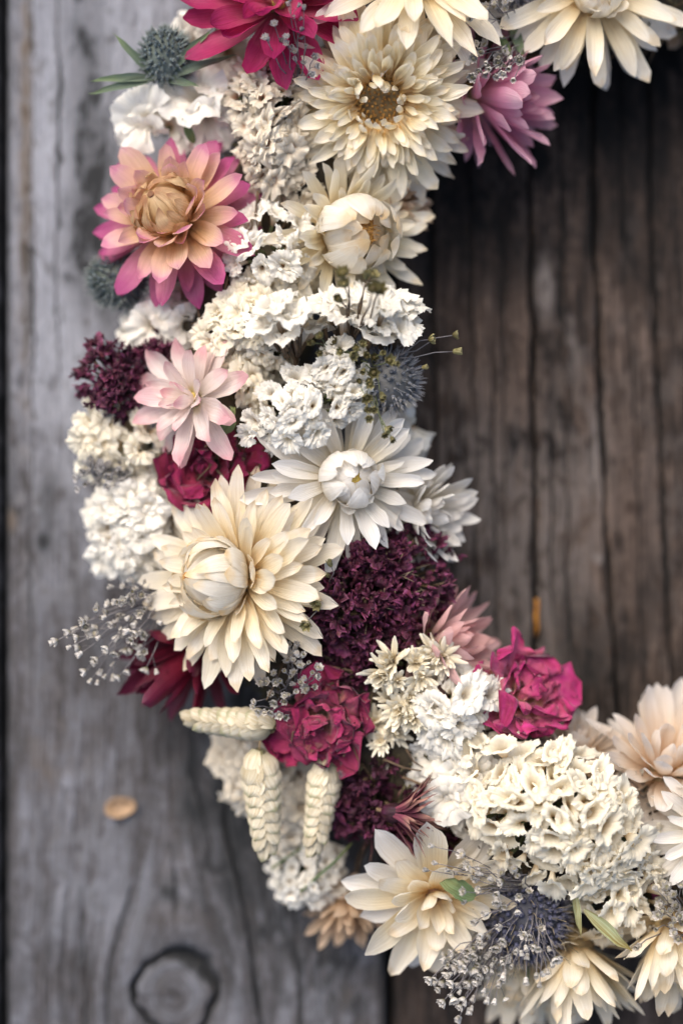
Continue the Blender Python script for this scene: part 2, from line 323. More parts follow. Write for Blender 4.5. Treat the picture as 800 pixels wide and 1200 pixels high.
def plank(x0, x1, y0, y1, mat, cracks, knots, stains_shading, step=1.8, seed=0, ledge=6, top=0.0):
    nx = int((x1 - x0) / step) + 1; ny = int((y1 - y0) / (step * 2.2)) + 1
    xs = np.linspace(x0, x1, nx); ys = np.linspace(y0, y1, ny)
    X, Y = np.meshgrid(xs, ys)
    gx = X + 10 * (fnoise(X * .004 + seed, Y * .003, 3) - .5) * 2; gy = Y.copy()
    h = np.zeros_like(X)
    dirt_shade = np.zeros_like(X); pale = np.zeros_like(X); brown = np.zeros_like(X)
    for kx, ky, kr in knots:
        dx = X - kx; dy = (Y - ky) * .95; d = np.hypot(dx, dy) + 1e-3
        wob = 1 + .20 * (fnoise(np.cos(np.arctan2(dy, dx)) * 2 + 5, np.sin(np.arctan2(dy, dx)) * 2 + 5, 3) - .5) * 2
        fall = np.exp(-np.maximum(d - kr, 0) / (kr * 1.7))
        # outside: the grain is pushed round the knot; inside: rings
        gx = np.where(d > kr * wob, gx - np.sign(dx) * fall * kr * .9 * np.clip(np.abs(dx) / (kr * .35), 0, 1), kx + 900 + d * 1.3)
        gy = np.where(d > kr * wob, gy, ky + np.arctan2(dy, dx) * 30)
        lw = kr * (.045 + .09 * np.clip(fnoise(X * .05, Y * .05, 2) * 1.6 - .4, 0, 1) + .17 * np.clip((-dy) / d, 0, 1) * np.clip(dx / d + .4, 0, 1))
        ringm = np.exp(-((d - kr * wob) / lw) ** 2)
        ringm *= np.clip(1.25 + .6 * (-dy / d), .3, 1)
        h -= 16 * ringm; dirt_shade += 1.5 * ringm
        h += 3 * np.exp(-((d - kr * 1.6) / (kr * .5)) ** 2)
    for pts, cw, cd in cracks:
        px = np.array([p[0] for p in pts]); py = np.array([p[1] for p in pts])
        cx = np.interp(Y, py, px) + 1.3 * (vnoise(Y * .3 + px[0], Y * 0 + 5.3) - .5) * 2 + 2.0 * (vnoise(Y * .02 + px[0], Y * 0 + 3.3) - .5) * 2 + 1.2 * (vnoise(Y * .09 + px[0], Y * 0 + 8.3) - .5) * 2
        ends = np.clip((Y - py[0]) / 60, 0, 1) * np.clip((py[-1] - Y) / 60, 0, 1)
        wv = cw * (.55 + .9 * vnoise(Y * .012 + px[0], Y * 0 + 1.1)) * (.25 + .75 * ends)
        cm = np.exp(-((X - cx) / wv) ** 2) * ends
        h -= cd * cm; dirt_shade += .9 * np.exp(-((X - cx) / (wv * 1.3)) ** 2) * ends
    h += 5.0 * (fnoise(gx * .05 + seed, gy * .0035, 4) - .5) + 3.0 * (fnoise(gx * .22 + seed, gy * .008, 3) - .5) + 4 * (fnoise(X * .006, Y * .004, 3) - .5)
    for ch, cx, cy, rx, ry, a in stains_shading:
        f = a * g2(X, Y, cx, cy, rx, ry)
        if ch == 'd': dirt_shade += f
        elif ch == 'p': pale += f
        else: brown += f
    # worn rounded long edges, then the board's sides
    e = np.minimum(X - x0, x1 - X); wob = 6 + 5 * fnoise(Y * .01 + seed, X * 0 + 2, 3)
    h -= 9 * np.clip(1 - e / wob, 0, 1) ** 2; dirt_shade += .55 * np.clip(1 - e / (wob * 1.3), 0, 1)
    h += top
    Vx = (X - 400) * S; Vz = (600 - Y) * S; Vy = -h * S
    V = np.stack([Vx, Vy, Vz], -1).reshape(-1, 3)
    idx = np.arange(nx * ny).reshape(ny, nx)
    F = np.stack([idx[:-1, :-1], idx[1:, :-1], idx[1:, 1:], idx[:-1, 1:]], -1).reshape(-1, 4).tolist()
    # skirt: board thickness
    back = []; per = list(idx[0, :]) + list(idx[1:, -1]) + list(idx[-1, -2::-1]) + list(idx[-2:0:-1, 0])
    n0 = len(V); bv = V[per].copy(); bv[:, 1] = 75 * S
    V = np.vstack([V, bv]); m_ = len(per)
    F += [(int(per[i]), int(per[(i + 1) % m_]), n0 + (i + 1) % m_, n0 + i) for i in range(m_)]
    me = bpy.data.meshes.new('plank'); me.from_pydata(V.tolist(), [], F)
    me.polygons.foreach_set('use_smooth', [True] * len(me.polygons))
    def attr(nm, arrs):
        a = me.attributes.new(nm, 'FLOAT_VECTOR', 'POINT'); d = np.stack(arrs, -1).reshape(-1, 3); d = np.vstack([d, d[per]])
        a.data.foreach_set('vector', d.astype(np.float32).ravel())
    attr('grain', [gx + seed * 700, gy, h * 0]); attr('tone', [dirt_shade, pale, brown])
    me.materials.append(mat)
    o = bpy.data.objects.new('plank', me); C.objects.link(o); o.parent = wall
    return o

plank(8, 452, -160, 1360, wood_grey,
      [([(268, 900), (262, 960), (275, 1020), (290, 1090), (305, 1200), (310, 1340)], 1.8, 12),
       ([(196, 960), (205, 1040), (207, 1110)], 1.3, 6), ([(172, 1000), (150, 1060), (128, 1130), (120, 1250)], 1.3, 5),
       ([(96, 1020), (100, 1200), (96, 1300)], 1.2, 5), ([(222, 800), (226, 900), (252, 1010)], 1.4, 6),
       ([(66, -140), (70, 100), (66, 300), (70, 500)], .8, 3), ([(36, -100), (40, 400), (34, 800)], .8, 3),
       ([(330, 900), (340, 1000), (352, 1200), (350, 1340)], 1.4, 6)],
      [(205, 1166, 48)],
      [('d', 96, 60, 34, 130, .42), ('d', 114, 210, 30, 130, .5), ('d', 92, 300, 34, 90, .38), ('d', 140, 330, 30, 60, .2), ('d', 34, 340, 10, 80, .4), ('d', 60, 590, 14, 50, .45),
       ('d', 105, 760, 30, 60, .3), ('d', 50, 635, 8, 12, .6), ('d', 20, 870, 14, 40, .25), ('d', 300, 860, 60, 130, .5), ('d', 330, 1030, 60, 140, .42), ('d', 225, 860, 60, 60, .22), ('d', 230, 1060, 200, 160, .22), ('d', 60, 1150, 60, 90, .2),  # lower dark spots: weathering plus light falloff painted into the wood
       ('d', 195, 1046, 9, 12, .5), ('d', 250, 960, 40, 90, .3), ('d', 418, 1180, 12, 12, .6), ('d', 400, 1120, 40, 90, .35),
       ('p', 60, 120, 70, 280, .60), ('p', 80, 430, 80, 210, .50), ('p', 170, 40, 70, 190, .60), ('p', 110, 1010, 50, 90, .25), ('p', 150, 1090, 60, 60, .2),  # upper pale spots: weathering plus brighter light painted into the wood
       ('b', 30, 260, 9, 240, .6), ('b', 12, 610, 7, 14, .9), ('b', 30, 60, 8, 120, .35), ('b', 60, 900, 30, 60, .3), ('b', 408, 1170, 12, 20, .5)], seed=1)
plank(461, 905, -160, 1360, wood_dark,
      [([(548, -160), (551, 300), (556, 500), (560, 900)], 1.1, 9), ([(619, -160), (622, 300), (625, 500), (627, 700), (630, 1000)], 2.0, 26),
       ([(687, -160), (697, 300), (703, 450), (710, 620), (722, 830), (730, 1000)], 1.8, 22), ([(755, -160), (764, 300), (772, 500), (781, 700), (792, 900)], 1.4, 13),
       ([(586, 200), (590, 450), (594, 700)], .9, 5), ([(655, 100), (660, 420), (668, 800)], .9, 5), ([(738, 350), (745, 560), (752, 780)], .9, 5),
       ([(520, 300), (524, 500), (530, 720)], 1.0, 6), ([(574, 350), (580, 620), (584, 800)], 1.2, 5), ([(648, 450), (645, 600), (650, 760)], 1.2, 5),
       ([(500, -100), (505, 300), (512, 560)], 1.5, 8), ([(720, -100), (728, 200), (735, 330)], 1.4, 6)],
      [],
      [('d', 700, 30, 230, 200, .75), ('d', 560, 250, 90, 110, .35), ('d', 780, 560, 60, 100, .2), ('d', 690, 770, 22, 60, .45), ('d', 760, 700, 30, 60, .3),  # broad first spot: shade of the ring's top painted as wood colour
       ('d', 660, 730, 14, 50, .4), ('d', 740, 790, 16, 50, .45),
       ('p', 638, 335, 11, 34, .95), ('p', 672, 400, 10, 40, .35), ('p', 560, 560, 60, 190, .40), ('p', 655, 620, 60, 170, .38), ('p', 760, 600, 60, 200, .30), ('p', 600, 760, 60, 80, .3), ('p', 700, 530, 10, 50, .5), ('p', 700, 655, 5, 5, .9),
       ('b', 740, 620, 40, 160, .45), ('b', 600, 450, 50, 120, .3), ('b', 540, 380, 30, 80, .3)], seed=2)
plank(-440, -3, -160, 1360, wood_grey, [([(-200, -100), (-210, 1300)], 1.8, 12)], [], [('b', -40, 900, 60, 300, .3)], step=6, seed=3)
plank(914, 1360, -160, 1360, wood_dark, [([(1100, -100), (1120, 1300)], 2, 14)], [], [('d', 1000, 200, 200, 200, .4)], step=6, seed=4)
b = MB(); b.add([(-900, -330, 0), (1000, -330, 0), (1000, -330, 1)], [])
bk = MB(); x0, x1, z0, z1 = -900, 1020, -790, 790
bk.add([(x0, 76, z0), (x1, 76, z0), (x1, 76, z1), (x0, 76, z1), (x0, 96, z0), (x1, 96, z0), (x1, 96, z1), (x0, 96, z1)],
       [(0, 1, 2, 3), (7, 6, 5, 4), (0, 4, 5, 1), (1, 5, 6, 2), (2, 6, 7, 3), (3, 7, 4, 0)])
bk.build('backing_board', plain('backing', (.02, .017, .015)), wall, smooth=False)

# ------------------------------------------------------------------ petals and flowers
def petal_mesh(rng, L, Wd, r0=0, a0=10, a1=0, wrap=0.0, cup=.15, tip=1.0, nu=4, nv=9, mat=None, ruffle=0.03, widest=.66, basew=.24, p=1.0, crumple=0.0, fold=0.0, rough_edge=0.0, notch=False):
    """one petal: base at radius r0 in the xz-plane, elevation runs a0 -> a1 degrees along its length"""
    vs_, uv = [], []
    r, z = r0, 0.0; seedv = Vector((rng.uniform(0, 90), rng.uniform(0, 90), rng.uniform(0, 90)))
    side = rng.uniform(-.06, .06) * L; tw = rng.uniform(-.12, .12)
    prev = 0
    nsplit = rng.randint(1, nu - 1)
    for j in range(nv + 1):
        t = j / nv
        t = 1 - (1 - t) ** 1.15
        sub = 4
        for q in range(sub):
            tt = prev + (t - prev) * (q + .5) / sub
            a = R_(a0 + (a1 - a0) * tt ** p); r += math.cos(a) * L * (t - prev) / sub; z += math.sin(a) * L * (t - prev) / sub
        prev = t
        a = R_(a0 + (a1 - a0) * t ** p)
        nrm = (-math.sin(a), math.cos(a))
        if t < widest: wd = basew + (1 - basew) * math.sin(math.pi / 2 * t / widest)
        else: wd = max(1 - ((t - widest) / (1 - widest)) ** 2, 0) ** (.5 * tip)
        wd = max(wd, .05) * Wd / 2
        for i in range(nu + 1):
            u = i / nu * 2 - 1; s = u * wd
            c = cup * Wd * (u * u - .35) * (wd * 2 / Wd) + fold * Wd * abs(u)
            c += tw * s * t
            rr = r + nrm[0] * c; zz = z + nrm[1] * c
            if wrap > 0:
                az = wrap * s / max(abs(r), 3.0) if abs(r) > 1e-6 else 0
                az = max(min(az, 1.7), -1.7)
                x = rr * math.cos(az) ; y = rr * math.sin(az) + (1 - wrap) * s
            else: x, y = rr, s
            y += side * t * t
            P = Vector((x, y, zz))
            if ruffle or crumple:
                k = 3.2 / L
                nv_ = mnoise.noise_vector(P * k + seedv)
                nf = mnoise.noise_vector(P * k * 1.9 + seedv)
                P += nv_ * L * (ruffle * t * t + crumple * min(t * 2, 1)) + nf * L * .5 * (ruffle * t * t * abs(u) + crumple * min(t * 2, 1))
            if rough_edge and j >= nv - 1: P += Vector((rng.uniform(-1, 1), rng.uniform(-1, 1), rng.uniform(-1, 1))) * rough_edge * L
            if notch and i == nsplit and j >= nv - 1: P = P.lerp(vs_[-(nu + 1)] if len(vs_) > nu else P, .9 if j == nv else .35)
            vs_.append(P); uv.append((i / nu, t))
    fs = []
    for j in range(nv):
        for i in range(nu):
            a = j * (nu + 1) + i; fs.append((a, a + 1, a + nu + 2, a + nu + 1))
    return mesh('petal', vs_, fs, mat, uv)

def layer(parent, rng, n, mat, pre=None, r0=4, z0=0, var=4, az0=None, azr=360, jit=.35, tilt=7, sc=.1, **kw):
    ms = []
    for _ in range(var):
        k2 = dict(kw); q = .25 if kw.get('wrap', 0) > .8 else 1
        k2['cup'] = kw.get('cup', .15) * (1 + q * rng.uniform(-.6, .7)); k2['a1'] = kw.get('a1', 0) + q * rng.uniform(-11, 11)
        ms.append(petal_mesh(rng, r0=r0, mat=mat, notch=rng.random() < .3 * q, **k2))
    az0 = rng.uniform(0, 360) if az0 is None else az0
    for i in range(n):
        az = R_(az0 + azr * (i + rng.uniform(-jit, jit)) / n)
        k = 1 + rng.uniform(-sc, sc)
        Mx = RZ(az) @ T(0, 0, z0 + rng.uniform(-.8, .8)) @ RY(R_(-rng.uniform(-tilt, tilt))) @ RX(R_(rng.uniform(-tilt, tilt) * 1.4)) @ Matrix.Diagonal((k, k, k, 1))
        part('petal', rng.choice(ms), parent, pre @ Mx if pre else Mx)

def underside(parent, rng, r, depth=26, stem=60, mat='stem_brown'):
    b = MB(); vs_ = []
    b.ball((0, 0, -depth * .28), r, 12, 6, sz=.55 * depth / max(r, 1))
    b.build('receptacle', M['receptacle'], parent)
    b = MB(); b.tube([(0, 0, -depth * .5), (rng.uniform(-3, 3), rng.uniform(-3, 3), -depth * .5 - stem * .5), (rng.uniform(-8, 8), rng.uniform(-8, 8), -depth * .5 - stem)], 3, 2.6)
    b.build('stem', M[mat], parent)

def disc(parent, rng, r, z, mat, n=60, dome=.35, name='disc', pre=None):
    b = MB(); b.ball((0, 0, z - r * .2), r, 12, 6, sz=dome)
    for i in range(n):
        d = r * math.sqrt((i + .5) / n) * .95; a = i * 2.39996
        p = Vector((d * math.cos(a), d * math.sin(a), z - r * .2 + r * dome * math.sqrt(max(1 - (d / r) ** 2, 0))))
        b.cone(p, Vector((math.cos(a) * .3 * d / r, math.sin(a) * .3 * d / r, 1)) + Vector((rng.uniform(-.25, .25), rng.uniform(-.25, .25), 0)), r * rng.uniform(.3, .6), r * .075)
    b.build(name, mat, parent, M=pre)

GS = 'strawflowers worked into the wreath'
def flower(label, px, py, h, face, style, R, seed, roll=0, m='cream', m2=None, mb=None, name='strawflower', br=None, under=True, **o):
    rng = random.Random(seed); m2 = M[m2 or m]; mb = M[mb or m]; m = M[m]
    t = thing(name, label, 'dried flower', px, py, h, face, roll, GS if name == 'strawflower' else None)
    if style == 'bud':        # closed egg-shaped bud in a wide open saucer of long petals
        br = br or R * .4; pw = o.get('pw', .235)
        kx = dict(ruffle=.05, tip=o.get('tip', 1.0))
        n_ = o.get('n', 16)
        layer(t, rng, n_, m2, r0=br * .35, z0=-8, L=R * .92, Wd=R * pw, a0=o.get('e0', -4), a1=-14, cup=.12, var=5, **kx)
        layer(t, rng, n_, m2, r0=br * .35, z0=-5, L=R * .92, Wd=R * pw, a0=10, a1=0, cup=.14, var=5, sc=.13, **kx)
        layer(t, rng, n_, m, r0=br * .4, z0=-2, L=R * .84, Wd=R * pw, a0=22, a1=o.get('e2', 12), cup=.16, var=5, sc=.14, **kx)
        layer(t, rng, n_ - 3, m, r0=br * .45, z0=0, L=R * .66, Wd=R * pw * .95, a0=38, a1=o.get('e3', 28), cup=.2, sc=.16, **kx)
        layer(t, rng, n_ - 6, m, r0=br * .5, z0=2, L=R * o.get('il', .42), Wd=R * pw * .85, a0=48, a1=o.get('e4', 70), wrap=.3, cup=.16, sc=.2, tilt=10, ruffle=.05)
        pre = None
        if 'bdir' in o:
            ld = t.matrix_world.to_3x3().inverted() @ wdir(*o['bdir']); pre = Vector((0, 0, 1)).rotation_difference(ld).to_matrix().to_4x4()
        # egg: four whorls of overlapping petals, each ending higher than the one outside it
        for k, (n, ro, dz, frac) in enumerate([(9, 1.10, -1, .50), (9, 1.05, 0, .68), (9, 1.00, 1, .86), (8, .93, 2, 1.0)]):
            rr = br * ro; d = R_(150)
            layer(t, rng, n, mb, pre=pre, r0=rr * .50, z0=dz, var=4, L=rr * d * frac, Wd=br * (.74 - .10 * k), a0=20, a1=20 + (150 - (6 if k < 3 else -4)) * frac, wrap=1.0, cup=-.04, tilt=2.5, jit=.45, sc=.05, nu=6, nv=12, widest=.52, tip=1.15, basew=.6, crumple=o.get('bc', .012), ruffle=.02)
        cb = MB(); cb.ball((0, 0, br * .84), br * .90, 20, 12, sz=.98); cb.uv = [(u_, .45 + .3 * (1 - v_)) for u_, v_ in cb.uv]; cb.build('bud_core', mb, t, M=pre)
        disc(t, rng, br * .15, br * 1.74, M[o.get('dm', 'disc')], 40, dome=.5, pre=pre)
        if under: underside(t, rng, br * .55)
    elif style == 'double':   # many rows, small inner petals curling over a hollow centre
        rows = o.get('rows', 11); hole = o.get('hole', .20) * R
        for k in range(rows):
            f = k / (rows - 1)
            layer(t, rng, int(21 + 5 * f), m2 if k < 2 else m, r0=hole * (.45 + .6 * f), z0=-12 + 26 * f, L=R * (.90 - .58 * f), Wd=R * (.175 - .09 * f), a0=-6 + 62 * f, a1=-8 + 34 * f + 70 * max(f - .6, 0), cup=.2, sc=.16, tilt=9, tip=1.2 + .6 * f, jit=.6, var=6, ruffle=.08, p=1.3)
        layer(t, rng, 24, m, r0=hole * 1.0, z0=14, L=R * .24, Wd=R * .085, a0=80, a1=140, cup=.2, tip=1.8, tilt=14, sc=.25, ruffle=.1)
        disc(t, rng, hole * 1.0, 4, M[o.get('dm', 'disc')], 90, dome=.2)
        if under: underside(t, rng, hole * 1.1)
    elif style == 'daisy':    # open flower, curled young petals in the centre
        br = br or R * .28
        up = o.get('up', 0)
        layer(t, rng, 17, m2, r0=br * .4, z0=-6, L=R * .96, Wd=R * .185, a0=o.get('e0', 4) + up, a1=-8 + up, cup=.16, var=5, ruffle=.06, tip=1.15, sc=.14)
        layer(t, rng, 18, m, r0=br * .4, z0=-3, L=R * .88, Wd=R * .18, a0=16 + up, a1=4 + up, cup=.18, var=5, ruffle=.06, tip=1.15, sc=.16)
        layer(t, rng, 16, m, r0=br * .4, z0=0, L=R * .74, Wd=R * .17, a0=32 + up, a1=18 + up, cup=.2, var=5, ruffle=.06, tip=1.15, sc=.18)
        layer(t, rng, 10, m, r0=br * .45, z0=1, L=R * .44, Wd=R * .17, a0=55, a1=75, wrap=.4, cup=.1)
        for k, (n, ro, dz) in enumerate([(11, 1.08, 1), (10, .90, 2), (8, .70, 3)]):
            rr = br * ro; d = R_(150 - 28 + 12 * k)
            layer(t, rng, n, mb, r0=rr * .45, z0=dz, var=3, L=rr * d * (.82 + .08 * k), Wd=br * .66, a0=28, a1=150 + 12 * k, wrap=.9, cup=.03, tilt=6, sc=.12, jit=.3, nu=4, nv=9, widest=.55, tip=1.2, basew=.55)
        disc(t, rng, br * .36, br * 1.15, M[o.get('dm', 'disc_yellow')], 30, dome=.5)
        if under: underside(t, rng, br * .8)
    elif style == 'cup':      # petals rising in a goblet, seen from the side
        br = br or R * .3; e = o.get('e', 45); n = o.get('n', 11)
        kx = dict(tip=o.get('tip', 1.2), ruffle=.06, var=5, sc=.14); n = int(n * 1.35); pw = o.get('pw', .225)
        layer(t, rng, n, m2, r0=br * .3, z0=-8, L=R * .70, Wd=R * pw, a0=e - 40, a1=e - 48, cup=.14, **kx)
        layer(t, rng, n, m, r0=br * .35, z0=-5, L=R * .88, Wd=R * pw, a0=e - 18, a1=e - 16, cup=.17, **kx)
        layer(t, rng, n, m, r0=br * .35, z0=-2, L=R * .98, Wd=R * pw, a0=e, a1=e + 6, cup=.19, **kx)
        layer(t, rng, n, m, r0=br * .35, z0=0, L=R * .90, Wd=R * pw, a0=e + 14, a1=e + 26, cup=.16, wrap=.3, **kx)
        layer(t, rng, 9, mb, r0=br * .3, z0=2, L=R * .70, Wd=R * pw * .9, a0=e + 22, a1=e + 62, wrap=.6, cup=.1, tip=1.2, ruffle=.06)
        disc(t, rng, br * .6, 8, M[o.get('dm', 'disc')], 40)
        if under: underside(t, rng, br * .9, depth=30)
    elif style == 'star':     # few broad flat petals, pointed
        br = br or R * .1; n = o.get('n', 7); sw = o.get('sw', 1)
        n = int(n * 1.25); kx = dict(ruffle=.07, var=6, sc=.15, jit=.35, tip=1.35)
        layer(t, rng, n, m2, r0=br * .4, z0=-5, L=R * .97, Wd=sw * R * .32, a0=8, a1=-4, cup=.17, **kx)
        layer(t, rng, n, m, r0=br * .4, z0=-2, L=R * .90, Wd=sw * R * .31, a0=24, a1=12, cup=.2, **kx)
        layer(t, rng, max(n - 2, 4), m, r0=br * .4, z0=1, L=R * .72, Wd=sw * R * .28, a0=46, a1=36, cup=.22, **kx)
        if o.get('inner'): layer(t, rng, 6, mb, r0=br * .4, z0=2, L=R * .52, Wd=R * .2, a0=62, a1=84, cup=.22, tip=1.3, ruffle=.06)
        disc(t, rng, br, 5, M[o.get('dm', 'disc_yellow')], 24, dome=.6)
        if under: underside(t, rng, br * 1.8, depth=24)
    return t

# statice florets: pleated papery funnels ---------------------------------------------------
def floret_mesh(rng, R, H, mat, seg=40, rings=5, open_=360, flare=1.0, pleat=.10, ruffle=.16, jag=.10, crumple=.0, lobes=5, ell=(.45, .9), nest=1, soft=1.0):
    vs_, uv, fs = [], [], []
    for q in range(nest):
        n0 = len(vs_); sc = 1 - .33 * q; seg_ = max(int(seg * (1 - .2 * q)), 12)
        lob_n = lobes + rng.randint(-1, 3)
        ph, ph2, ph3 = (rng.uniform(0, 6.28) for _ in range(3)); el = rng.uniform(*ell)
        edge = [rng.uniform(-jag, jag) for _ in range(seg_ + 1)]; closed = open_ >= 359
        sv_ = Vector((rng.uniform(0, 50), rng.uniform(0, 50), rng.uniform(0, 50)))
        cols = seg_ if closed else seg_ + 1
        for j in range(rings + 1):
            t = j / rings
            for i in range(cols):
                a = R_(open_) * i / seg_
                rr = R * sc * (.07 + .93 * t ** (1.0 + .8 * (1 - flare)))
                rr *= (1 + .05 * t * math.cos(lob_n * a + ph)) * (1 + pleat * t * (1 if i % 2 else -1) * .5)
                k = (1 + edge[i]) if j == rings else 1
                rr *= .4 + .6 * k
                z = H * (.9 + .1 * sc) * (math.sin(min(t * 1.2, 1) * math.pi / 2)) * (1 - .22 * flare * t) * k
                z += R * ruffle * t * t * (.7 * math.cos(lob_n * a + ph2) + .5 * math.sin((lob_n + 4) * a + ph) + .35 * math.sin((2 * lob_n + 5) * a + ph3)) + R * pleat * t * (1 if i % 2 else -1) * .3
                P = Vector((rr * math.cos(a), rr * math.sin(a) * el, z))
                P += mnoise.noise_vector(P * (1.7 / R) + sv_) * R * (.13 * soft + crumple) * t
                P += mnoise.noise_vector(P * (5 / R) + sv_) * R * (.05 + crumple * .7) * t
                if q: P += Vector((.12 * R * math.cos(ph), .12 * R * math.sin(ph), 0)) * t
                vs_.append(P); uv.append((abs((i / seg_) * 2 - 1), .08 + .92 * t))
        for j in range(rings):
            for i in range(seg_):
                i2 = (i + 1) % cols
                fs.append((n0 + j * cols + i, n0 + j * cols + i2, n0 + (j + 1) * cols + i2, n0 + (j + 1) * cols + i))
    return mesh('floret', vs_, fs, mat, uv)

def star_mesh(rng, R, mat, n=14):
    b = MB()
    for k in range(n * 2):
        a = 2 * math.pi * (k + rng.uniform(-.3, .3)) / n; inner = k >= n
        el = R_(rng.uniform(45, 80) if inner else rng.uniform(0, 40)); L = R * rng.uniform(.7, 1.05) * (.75 if inner else 1); wd = R * rng.uniform(.10, .16)
        d = Vector((math.cos(a) * math.cos(el), math.sin(a) * math.cos(el), math.sin(el))); s = Vector((-math.sin(a), math.cos(a), 0)); nr = d.cross(s)
        bend = rng.uniform(-.25, .3)
        vs_, uv = [], []
        for j in range(4):
            t = j / 3; w_ = wd * (.5, 1, .95, .35)[j]; c = d * L * (.08 + t * .92) - nr * bend * L * t * t * .6
            for u in (-1, 0, 1): vs_.append(c + s * w_ * u - nr * (abs(u) * w_ * .5)); uv.append((u * .5 + .5, t))
        b.add(vs_, [(j * 3 + i, j * 3 + i + 1, j * 3 + i + 4, j * 3 + i + 3) for j in range(3) for i in range(2)], uv)
    b.ball((0, 0, R * .1), R * .14, 6, 4)
    return b.mesh('floret', mat)

FL = {}
def florets(key, rng, mat, **kw):
    if key not in FL:
        if kw.pop('star', None): FL[key] = [star_mesh(rng, 10, M[mat], rng.randint(11, 15)) for _ in range(6)]
        else: FL[key] = [floret_mesh(rng, 10, kw.get('H', 9) * rng.uniform(.8, 1.2), M[mat], open_=rng.choice(kw.get('open', [360, 360, 250])), flare=rng.uniform(.5, 1.1), pleat=kw.get('pleat', .1), ruffle=kw.get('ruffle', .16), jag=kw.get('jag', .1), crumple=kw.get('crumple', 0), seg=kw.get('seg', 40), rings=kw.get('rings', 5), lobes=kw.get('lobes', 5), ell=kw.get('ell', (.5, .95)), soft=kw.get('smooth_', 1.0), nest=kw.get('nest', 1)) for _ in range(8)]
    return FL[key]

GST = {'statice': 'statice clusters in the wreath'}
def cluster(name, label, cat, px, py, h, rx, ry, ang, n, size, key, mat, seed, dome=40, spread=.9, group=None, stem='stem_green', face=(0, 0, 1), extra=None, stemlen=60, lift=0, irr=.22, fw=.35, **kw):
    """a head of florets over a dome; rx, ry in pixels, turned by ang"""
    rng = random.Random(seed)
    t = thing(name, label, cat, px, py, h, (0, 0, 1), 0, group)
    # local frame: z towards the viewer, express in plain image axes
    t.matrix_world = Matrix.Translation(W(px, py, h)) @ Matrix(((1, 0, 0, 0), (0, 0, -1, 0), (0, 1, 0, 0), (0, 0, 0, 1)))
    ms = florets(key, rng, mat, **kw)
    pts = []; tries = 0; mind = 1.0
    ca, sa = math.cos(R_(ang)), math.sin(R_(ang))
    fd = Vector(face) * fw / .35
    sb = MB()
    while len(pts) < n and tries < 9000:
        tries += 1
        u, v = rng.uniform(-1, 1), rng.uniform(-1, 1); d2 = u * u + v * v
        if d2 > 1: continue
        md = mind * (1.7 / math.sqrt(n)) * (1 - tries / 12000)
        if any((u - a) ** 2 + (v - c) ** 2 < md * md for a, c, _ in pts): continue
        pts.append((u, v, d2))
    for u, v, d2 in pts:
        wob = 1 + irr * 1.6 * mnoise.noise(Vector((u * 1.3, v * 1.3, seed * .7)))
        x = (u * rx * ca - v * ry * sa) * wob; y = (u * rx * sa + v * ry * ca) * wob
        z = dome * math.sqrt(max(1 - d2, 0)) + rng.uniform(-.12, .12) * dome + lift + irr * dome * 1.6 * mnoise.noise(Vector((u * 2.6, v * 2.6, seed * 1.3)))
        nd = Vector((x / max(rx, 1) * spread, y / max(ry, 1) * spread, .45 + .5 * math.sqrt(max(1 - d2, 0)))) + fd * .35
        nd += Vector((rng.uniform(-.4, .4), rng.uniform(-.4, .4), rng.uniform(-.1, .2)))
        nd.normalize(); s_ = size / 10 * rng.uniform(.75, 1.2)
        q = nd.to_track_quat('Z', 'Y').to_matrix().to_4x4() @ RZ(rng.uniform(0, 6.28)) @ Matrix.Diagonal((s_, s_, s_ * rng.uniform(.8, 1.3), 1))
        P = Vector((x, y, z)) - nd * size * .3
        part('floret', rng.choice(ms), t, Matrix.Translation(P) @ q)
        B = Vector((x * .25, y * .25, -stemlen))
        sb.tube([P + nd * size * .1, P - nd * size * .8, P.lerp(B, .6), B], 1.5 * size / 12, 2, 4)
    sb.build('stem', M[stem], t)
    if extra: extra(t, rng)
    return t

# ------------------------------------------------------------------ wreath core
core = bpy.data.objects.new('wreath_base', None); C.objects.link(core)
tag(core, 'dark ring of moss and twigs that carries all the dried flowers', 'wreath base')
CX, CY, RR = 775, 475, 492
core.matrix_world = Matrix.Translation(Vector(((CX - 400) * S, 0, (600 - CY) * S)))
rng = random.Random(5)
def ringp(a, rad=RR, y=-95): return Vector((rad * math.cos(a), y, rad * math.sin(a)))
vs_, fs, uvs = [], [], []
na, nb = 240, 20
for i in range(na):
    a = 2 * math.pi * i / na
    for k in range(nb):
        b_ = 2 * math.pi * k / nb
        rad = 74 * (1 + .22 * mnoise.noise(Vector((math.cos(a) * 9, math.sin(a) * 9, 0)) + Vector((math.cos(b_), math.sin(b_), 3)) * 1.3) + .08 * mnoise.noise(Vector((math.cos(a) * 50, math.sin(a) * 50, b_ * 3))))
        c = ringp(a, RR + rad * math.cos(b_), -78 + rad * .9 * math.sin(b_)); c.y = min(c.y, -3)
        vs_.append(c); uvs.append((k / nb, i / na))
for i in range(na):
    for k in range(nb):
        fs.append((i * nb + k, i * nb + (k + 1) % nb, ((i + 1) % na) * nb + (k + 1) % nb, ((i + 1) % na) * nb + k))
part('core', mesh('core', vs_, fs, M['base'], uvs), core)
tw = MB()
